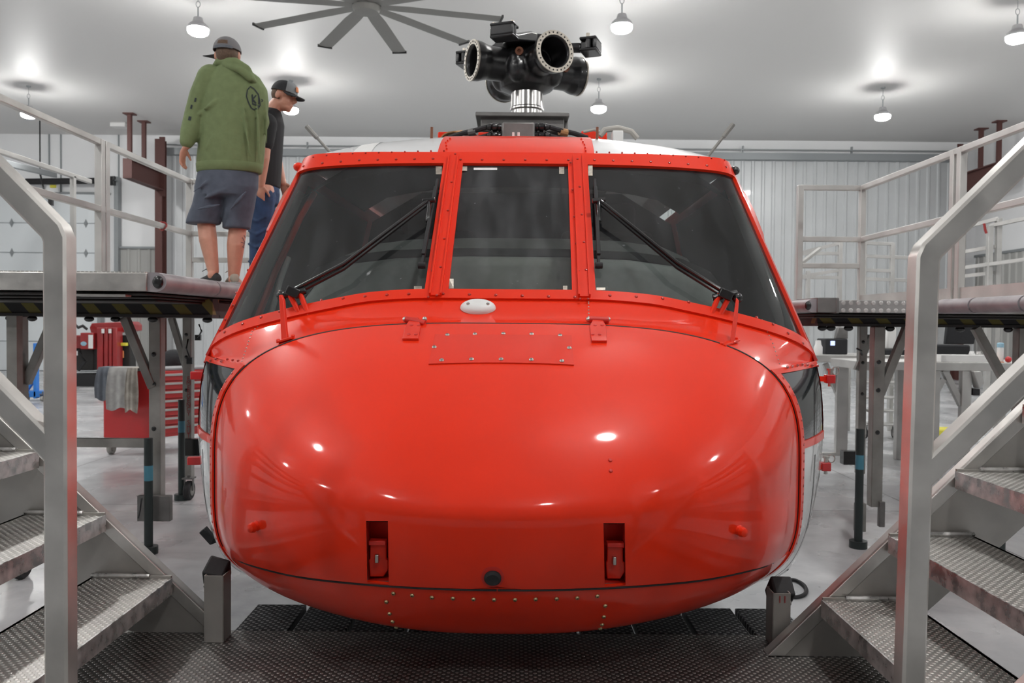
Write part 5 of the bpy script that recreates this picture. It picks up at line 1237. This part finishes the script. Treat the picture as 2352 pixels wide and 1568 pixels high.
# hoodie
hz_ = MB()
hz_.rings([ering(g(526, 396), .235, .15, e=.9), ering(g(528, 384), .245, .16), ering(g(529, 366), .248, .165), ering(g(533, 330), .245, .165), ering(g(537, 280), .245, .165), ering(g(541, 235), .245, .16), ering(g(541, 205), .235, .15), ering(g(538, 178), .19, .13), ering(g(536, 160), .12, .11), ering(g(535, 152), .10, .10)])
limb(hz_, [LA[0], LA[0].lerp(LA[1], .5)+V((-.01, 0, 0)), LA[1], LA[1].lerp(LA[2], .6), LA[2]+V((.004, 0, .03))], [.098, .088, .078, .07, .052]); limb(hz_, [RA[0]+V((-.02, 0, 0)), RA[1]+V((-.03, 0, 0)), RA[2]], [.085, .078, .055])
# folds
for (x0, y0, x1, y1, r, dy) in ((470, 250, 520, 220, .022, -.14), (455, 290, 500, 262, .02, -.08), (445, 270, 480, 250, .016, -.09), (560, 250, 575, 360, .014, -.155), (590, 240, 596, 370, .014, -.12), (475, 340, 500, 300, .016, -.145), (610, 235, 612, 330, .012, -.04)):
    limb(hz_, [g(x0, y0, dy), g((x0+x1)/2, (y0+y1)/2, dy), g(x1, y1, dy)], [r*.5, r, r*.5], 8)
hood = hz_.build('hoodie', 'hoodie', m1, remesh=(.009, 5))
# hem and cuffs
b = MB(); b.rings([ering(g(527, 398), .232, .148), ering(g(527, 396), .24, .156), ering(g(528, 378), .248, .165), ering(g(528, 374), .24, .155)]); b.build('hoodie_hem', 'hoodie', hood, smooth=60)
# hood lying on the back: folded collar rolls
b = MB()
for (pts, r) in (([(496, 152, .03), (505, 143, -.05), (540, 143, -.11), (566, 160, -.11), (580, 182, -.08)], .035), ([(500, 158, .05), (520, 150, -.09), (552, 160, -.135), (576, 180, -.12), (586, 190, -.06)], .03), ([(520, 145, -.08), (545, 148, -.10), (565, 165, -.10)], .04)):
    limb(b, [g(*p) for p in pts], [r*.8]+[r]*(len(pts)-2)+[r*.7], 12)
b.build('hood', 'hoodie', hood, remesh=(.009, 3))
# print on the back: shield outline with letters, projected on the cloth
dg = bpy.context.evaluated_depsgraph_get(); bpy.context.view_layer.update()
def surf_hit(objs, px, py, off=.003):
    best = None
    for o in objs:
        ev = o.evaluated_get(bpy.context.evaluated_depsgraph_get()); mi = world_of(o).inverted(); d = (mi.to_3x3() @ ray(px, py)).normalized(); r = ev.ray_cast(mi @ CAM_POS, d)
        if r[0]:
            p = world_of(o) @ r[1]
            if best is None or p.y < best[0].y: best = (p, (world_of(o).to_3x3() @ r[2]).normalized())
    return (best[0]+best[1]*off) if best else None
def ribbon(objs, poly, wpx, name, m, par, closed=False, off=.004, n=24):
    P = [V((a, c, 0)) for a, c in poly]
    if closed: P.append(P[0])
    P = resample(P, n); L, Rr = [], []
    for i, p in enumerate(P):
        t = (P[min(i+1, n)]-P[max(i-1, 0)]).normalized(); nn = V((-t.y, t.x, 0))*wpx/2; a = surf_hit(objs, p.x+nn.x, p.y+nn.y, off); c = surf_hit(objs, p.x-nn.x, p.y-nn.y, off)
        if a and c: L.append(a); Rr.append(c)
    if len(L) > 1: return MB().grid([L, Rr]).build(name, m, par, smooth=60, recalc=False)
S_ = [hood]
ring_px = [(568, 207), (575, 199), (583, 204), (593, 217), (596, 232), (597, 243), (592, 249), (583, 252), (577, 248), (571, 236), (566, 222)]
ribbon(S_, ring_px, 2.6, 'back_print', 'hoodprint', hood, True, n=36)
for pl_ in ([(579, 217), (580, 236)], [(588, 219), (580, 228), (588, 238)], [(594, 222), (594, 239)], [(579, 238), (596, 245)]): ribbon(S_, pl_, 3.2, 'back_print', 'hoodprint', hood, n=10)
ribbon(S_, [(600, 228), (603, 231), (600, 234)], 2, 'back_print', 'hoodprint', hood, n=6); ribbon(S_, [(563, 175), (569, 183), (573, 188)], 3, 'back_print', 'hoodprint', hood, n=8)
for c in ((436, 273), (440, 246), (449, 230)): ribbon(S_, [(c[0]+1, c[1]-5), (c[0]-1, c[1]+4)], 6 if c[1] > 260 else 4, 'sleeve_print', 'hoodprint', hood, n=6)
# shorts
sh = MB(); sh.rings([ering(g(526, 376), .205, .135), ering(g(524, 400), .225, .15), ering(g(520, 432), .235, .155), ering(g(517, 452), .22, .15)])
sh.rings([ering(g(490, 430), .12, .13), ering(g(482, 470, .02), .125, .13), ering(g(471, 500, .03), .13, .125), ering(g(466, 515, .03), .125, .118)])
sh.rings([ering(g(553, 432), .12, .13), ering(g(549, 475, .03), .112, .125), ering(g(545, 505, .05), .105, .12), ering(g(543, 526, .05), .10, .115)])
for (x0, y0, x1, y1, r) in ((470, 455, 540, 425, .018), (455, 480, 505, 470, .016), (530, 480, 565, 440, .016), (445, 440, 500, 400, .012)): limb(sh, [g(x0, y0, -.135), g((x0+x1)/2, (y0+y1)/2, -.145), g(x1, y1, -.13)], [r*.5, r, r*.5], 8)
so = sh.build('shorts', 'shorts', m1, remesh=(.008, 5))
# cap
cp = MB(); R = []
for i in range(9):
    a = PI/2*i/8; R.append([hd+V((.095*math.cos(a)*math.cos(t), .115*math.cos(a)*math.sin(t), .012+.10*math.sin(a))) for t in [2*PI*j/28 for j in range(28)]])
cp.grid(R, wrap=True); R0 = R[0]; cpo = cp.build('cap', 'capgrey', m1, smooth=60, solid=(.005, 1))
b = MB(); R = []
for i in range(5):
    r = .09+.085*i/4; R.append([hd+V((math.cos(t)*r*.95-.015, math.sin(t)*r*1.15, .012-.10*((r-.09))*1.2-.05*(abs(t-2.25)**2)*.6)) for t in np.linspace(1.45, 3.15, 15)])
b.grid(R); b.build('cap_brim', 'capblack', cpo, smooth=60, solid=(.006, 0))
b = MB(); R = []
for zz, k in ((.0, 1.01), (.018, 1.02)): R.append([hd+V((.096*k*math.cos(t), .116*k*math.sin(t), zz+.006)) for t in np.linspace(-2.3, -.8, 14)])
b.grid(R); b.build('cap_strap', 'rag1', cpo, smooth=60, solid=(.003, 0))
b = MB(); b.grid([[hd+V((.1*math.cos(t)*math.cos(u), .121*math.sin(t)*math.cos(u)-.0, .012+.102*math.sin(u))) for t in np.linspace(-1.95, -1.15, 8)] for u in np.linspace(.22, .55, 5)]); b.build('cap_opening', 'hair', cpo, smooth=60)
# shoes
def shoe(par, a, yaw, m, sole, sc_=1):
    d = V((math.sin(yaw), math.cos(yaw), 0)); s = V((d.y, -d.x, 0)); base = V((a.x, a.y, DL+.0075)); b = MB(); R = []
    for t, wd, h_ in ((-.075, .025, .06), (-.06, .036, .085), (-.02, .04, .10), (.04, .042, .085), (.10, .047, .065), (.16, .045, .052), (.20, .03, .04), (.212, .012, .03)):
        c = base+d*t; R.append([c+s*wd+V((0, 0, .022)), c+s*wd*.95+V((0, 0, .022+(h_-.022)*.6)), c+s*wd*.5+V((0, 0, h_)), c-s*wd*.5+V((0, 0, h_)), c-s*wd*.95+V((0, 0, .022+(h_-.022)*.6)), c-s*wd+V((0, 0, .022))])
    b.rings(R); so_ = b.build('shoe', m, par, smooth=80, sub=1); b = MB(); R = []
    for z in (0, .026): R.append([base+d*t+s*wd+V((0, 0, z)) for t, wd in ((-.078, .0), (-.06, .038), (0, .043), (.10, .05), (.17, .046), (.215, .0))]+[base+d*t-s*wd+V((0, 0, z)) for t, wd in ((.17, .046), (.10, .05), (0, .043), (-.06, .038))])
    b.rings(R); b.build('sole', sole, so_, bevel=.004)
    b = MB(); q = base+d*.06+V((0, 0, .1)); b.tube([q+s*.05+d*.02, q+s*.02+V((0, 0, .02)), q, q-s*.02+V((0, 0, .02)), q-s*.05+d*.01], .003, 6); b.build('lace', m, so_)
shoe(m1, La, -.9, 'shoe', 'shoesole'); shoe(m1, Ra, -.5, 'shoetan', 'shoesole')
# ---- man in black T-shirt and cap, facing right
Y5 = 6.95
m2 = thing('person', 'man in black t-shirt, blue jeans and dark cap looking right on the platform', 'person', U(600, 662, Y5))
k_ = lambda px, py, dy=0: U(px, py, Y5+dy)
hd2 = k_(652, 222); body = MB()
body.rings([ering(k_(606, 430), .12, .16), ering(k_(608, 390), .115, .155), ering(k_(612, 320), .12, .17), ering(k_(616, 275), .115, .185), ering(k_(622, 255), .06, .09)])
limb(body, [k_(622, 258), k_(640, 235)], [.062, .058])
fx = V((.96, -.1, -.25)).normalized(); up_ = V((.22, 0, .97)).normalized(); up_ = (up_-fx*up_.dot(fx)).normalized(); sd_ = up_.cross(fx)
Rh2 = Matrix((fx, sd_, up_)).transposed()
def hp(a, b_, c): return hd2+Rh2 @ V((a, b_, c))
body.ell(hp(-.01, 0, .03), (.098, .076, .095), Rh2); body.ell(hp(.025, 0, -.035), (.068, .062, .085), Rh2); body.ell(hp(.062, 0, -.095), (.028, .032, .024), Rh2); body.ell(hp(.045, 0, -.08), (.045, .05, .035), Rh2)
limb(body, [hp(.088, 0, .012), hp(.108, 0, -.018), hp(.098, 0, -.032)], [.011, .015, .012], 8); body.ell(hp(.085, 0, -.062), (.013, .026, .010), Rh2); body.ell(hp(.083, 0, -.075), (.012, .024, .009), Rh2); body.ell(hp(.078, 0, .03), (.022, .055, .014), Rh2)
for s in (-1, 1): body.ell(hp(-.022, s*.077, -.008), (.022, .012, .034), Rh2)
RA2 = [k_(612, 288, -.17), k_(607, 365, -.2), k_(600, 425, -.19)]; LA2 = [k_(622, 290, .17), k_(635, 360, .22), k_(650, 420, .15)]
limb(body, RA2, [.055, .043, .029]); limb(body, LA2, [.055, .043, .029]); hand(body, RA2[2], V((-.1, 0, -1)), V((.3, 1, 0)), V((1, -.2, 0)), .8); hand(body, LA2[2], V((.3, .2, -1)), V((0, -1, 0)), V((1, 0, 0)), .6)
F1, F2 = k_(592, 655, -.1), k_(606, 652, .12); F1.z = DL+.09; F2.z = DL+.09
limb(body, [k_(606, 440, -.09), k_(598, 545, -.11), F1], [.09, .066, .043]); limb(body, [k_(606, 440, .09), k_(608, 545, .12), F2], [.09, .066, .043])
bo = body.build('body', 'skin', m2, remesh=(.006, 1))
for s in (-1, 1):
    e = MB(); e.ell(hp(.079, s*.031, .012), (.008, .013, .007), Rh2); e.build('eye', 'hair', bo)
    e = MB(); e.ell(hp(.084, s*.033, .028), (.006, .018, .004), Rh2); e.build('eyebrow', 'hair', bo)
b = MB(); b.ell(hp(-.03, 0, .01), (.079, .0765, .075), Rh2); b.build('hair', 'hair', m2)
ts = MB(); ts.rings([ering(k_(604, 432), .135, .18), ering(k_(606, 400), .14, .185), ering(k_(611, 330), .135, .19), ering(k_(615, 285), .13, .195), ering(k_(619, 262), .10, .14), ering(k_(622, 252), .075, .09)])
limb(ts, [RA2[0]+V((0, .01, .02)), RA2[0].lerp(RA2[1], .55)], [.085, .068]); limb(ts, [LA2[0]+V((0, -.01, .02)), LA2[0].lerp(LA2[1], .55)], [.085, .068]); ts.build('tshirt', 'tshirt', m2, remesh=(.009, 5))
je = MB(); je.rings([ering(k_(604, 420), .125, .165), ering(k_(604, 445), .135, .175), ering(k_(603, 470), .125, .17)])
limb(je, [k_(604, 450, -.09), k_(597, 545, -.11), F1+V((0, 0, -.01))], [.105, .085, .07]); limb(je, [k_(604, 450, .09), k_(607, 545, .12), F2+V((0, 0, -.01))], [.105, .085, .07])
for y in (500, 530, 560, 600): limb(je, [k_(570, y, -.16), k_(590, y+8, -.2), k_(612, y-4, -.17)], [.008, .014, .008], 8)
je.build('jeans', 'jeans', m2, remesh=(.009, 4))
shoe(m2, F1, 1.5, 'shoe', 'shoesole'); shoe(m2, F2, 1.4, 'shoe', 'shoesole')
R = []; cb = MB()
for i in range(9):
    a = PI/2*i/8; R.append([hp(-.008+.106*math.cos(a)**.85*math.cos(t), .086*math.cos(a)**.85*math.sin(t), .032+.098*math.sin(a)) for t in [2*PI*j/32 for j in range(32)]])
cb.grid(R, wrap=True); c2 = cb.build('cap', 'capblack', m2, smooth=60, solid=(.004, 1))
b = MB(); b.grid([[hp(-.008+.110*math.cos(a)**.7*math.cos(t), .089*math.cos(a)**.7*math.sin(t), .034+.100*math.sin(a)) for t in np.linspace(-1.15, 1.15, 16)] for a in np.linspace(.02, 1.1, 8)]); b.build('cap_front', 'capfront', c2, smooth=60, solid=(.003, 1))
b = MB(); b.grid([[hp(-.004+.114*math.cos(a)**.6*math.cos(t), .089*math.sin(t), .05+.09*math.sin(a)) for t in np.linspace(-.35, .35, 6)] for a in np.linspace(.1, .6, 4)]); b.build('cap_badge', 'orange', c2, smooth=60)
b = MB(); R = []
for i in range(6):
    r = i/5; R.append([hp(.085*math.cos(t)*(1+.0*r)+.095*r*math.cos(t)**.5 if math.cos(t) > 0 else 0, .088*math.sin(t), .036-.02*r-.012*math.sin(t)**2) for t in np.linspace(-1.35, 1.35, 15)])
b.grid(R); b.build('cap_brim', 'capblack', c2, smooth=60, solid=(.006, 0))
# tattoo on the calf of the man in shorts
bobj = [o for o in m1.children if o.name.startswith('body')][0]
for pl_ in ([(556, 545), (562, 556), (558, 568)], [(553, 556), (566, 560)], [(560, 540), (566, 552)], [(556, 566), (564, 572)]): ribbon([bobj], pl_, 1.6, 'tattoo', 'tat', bobj, n=6, off=.002)
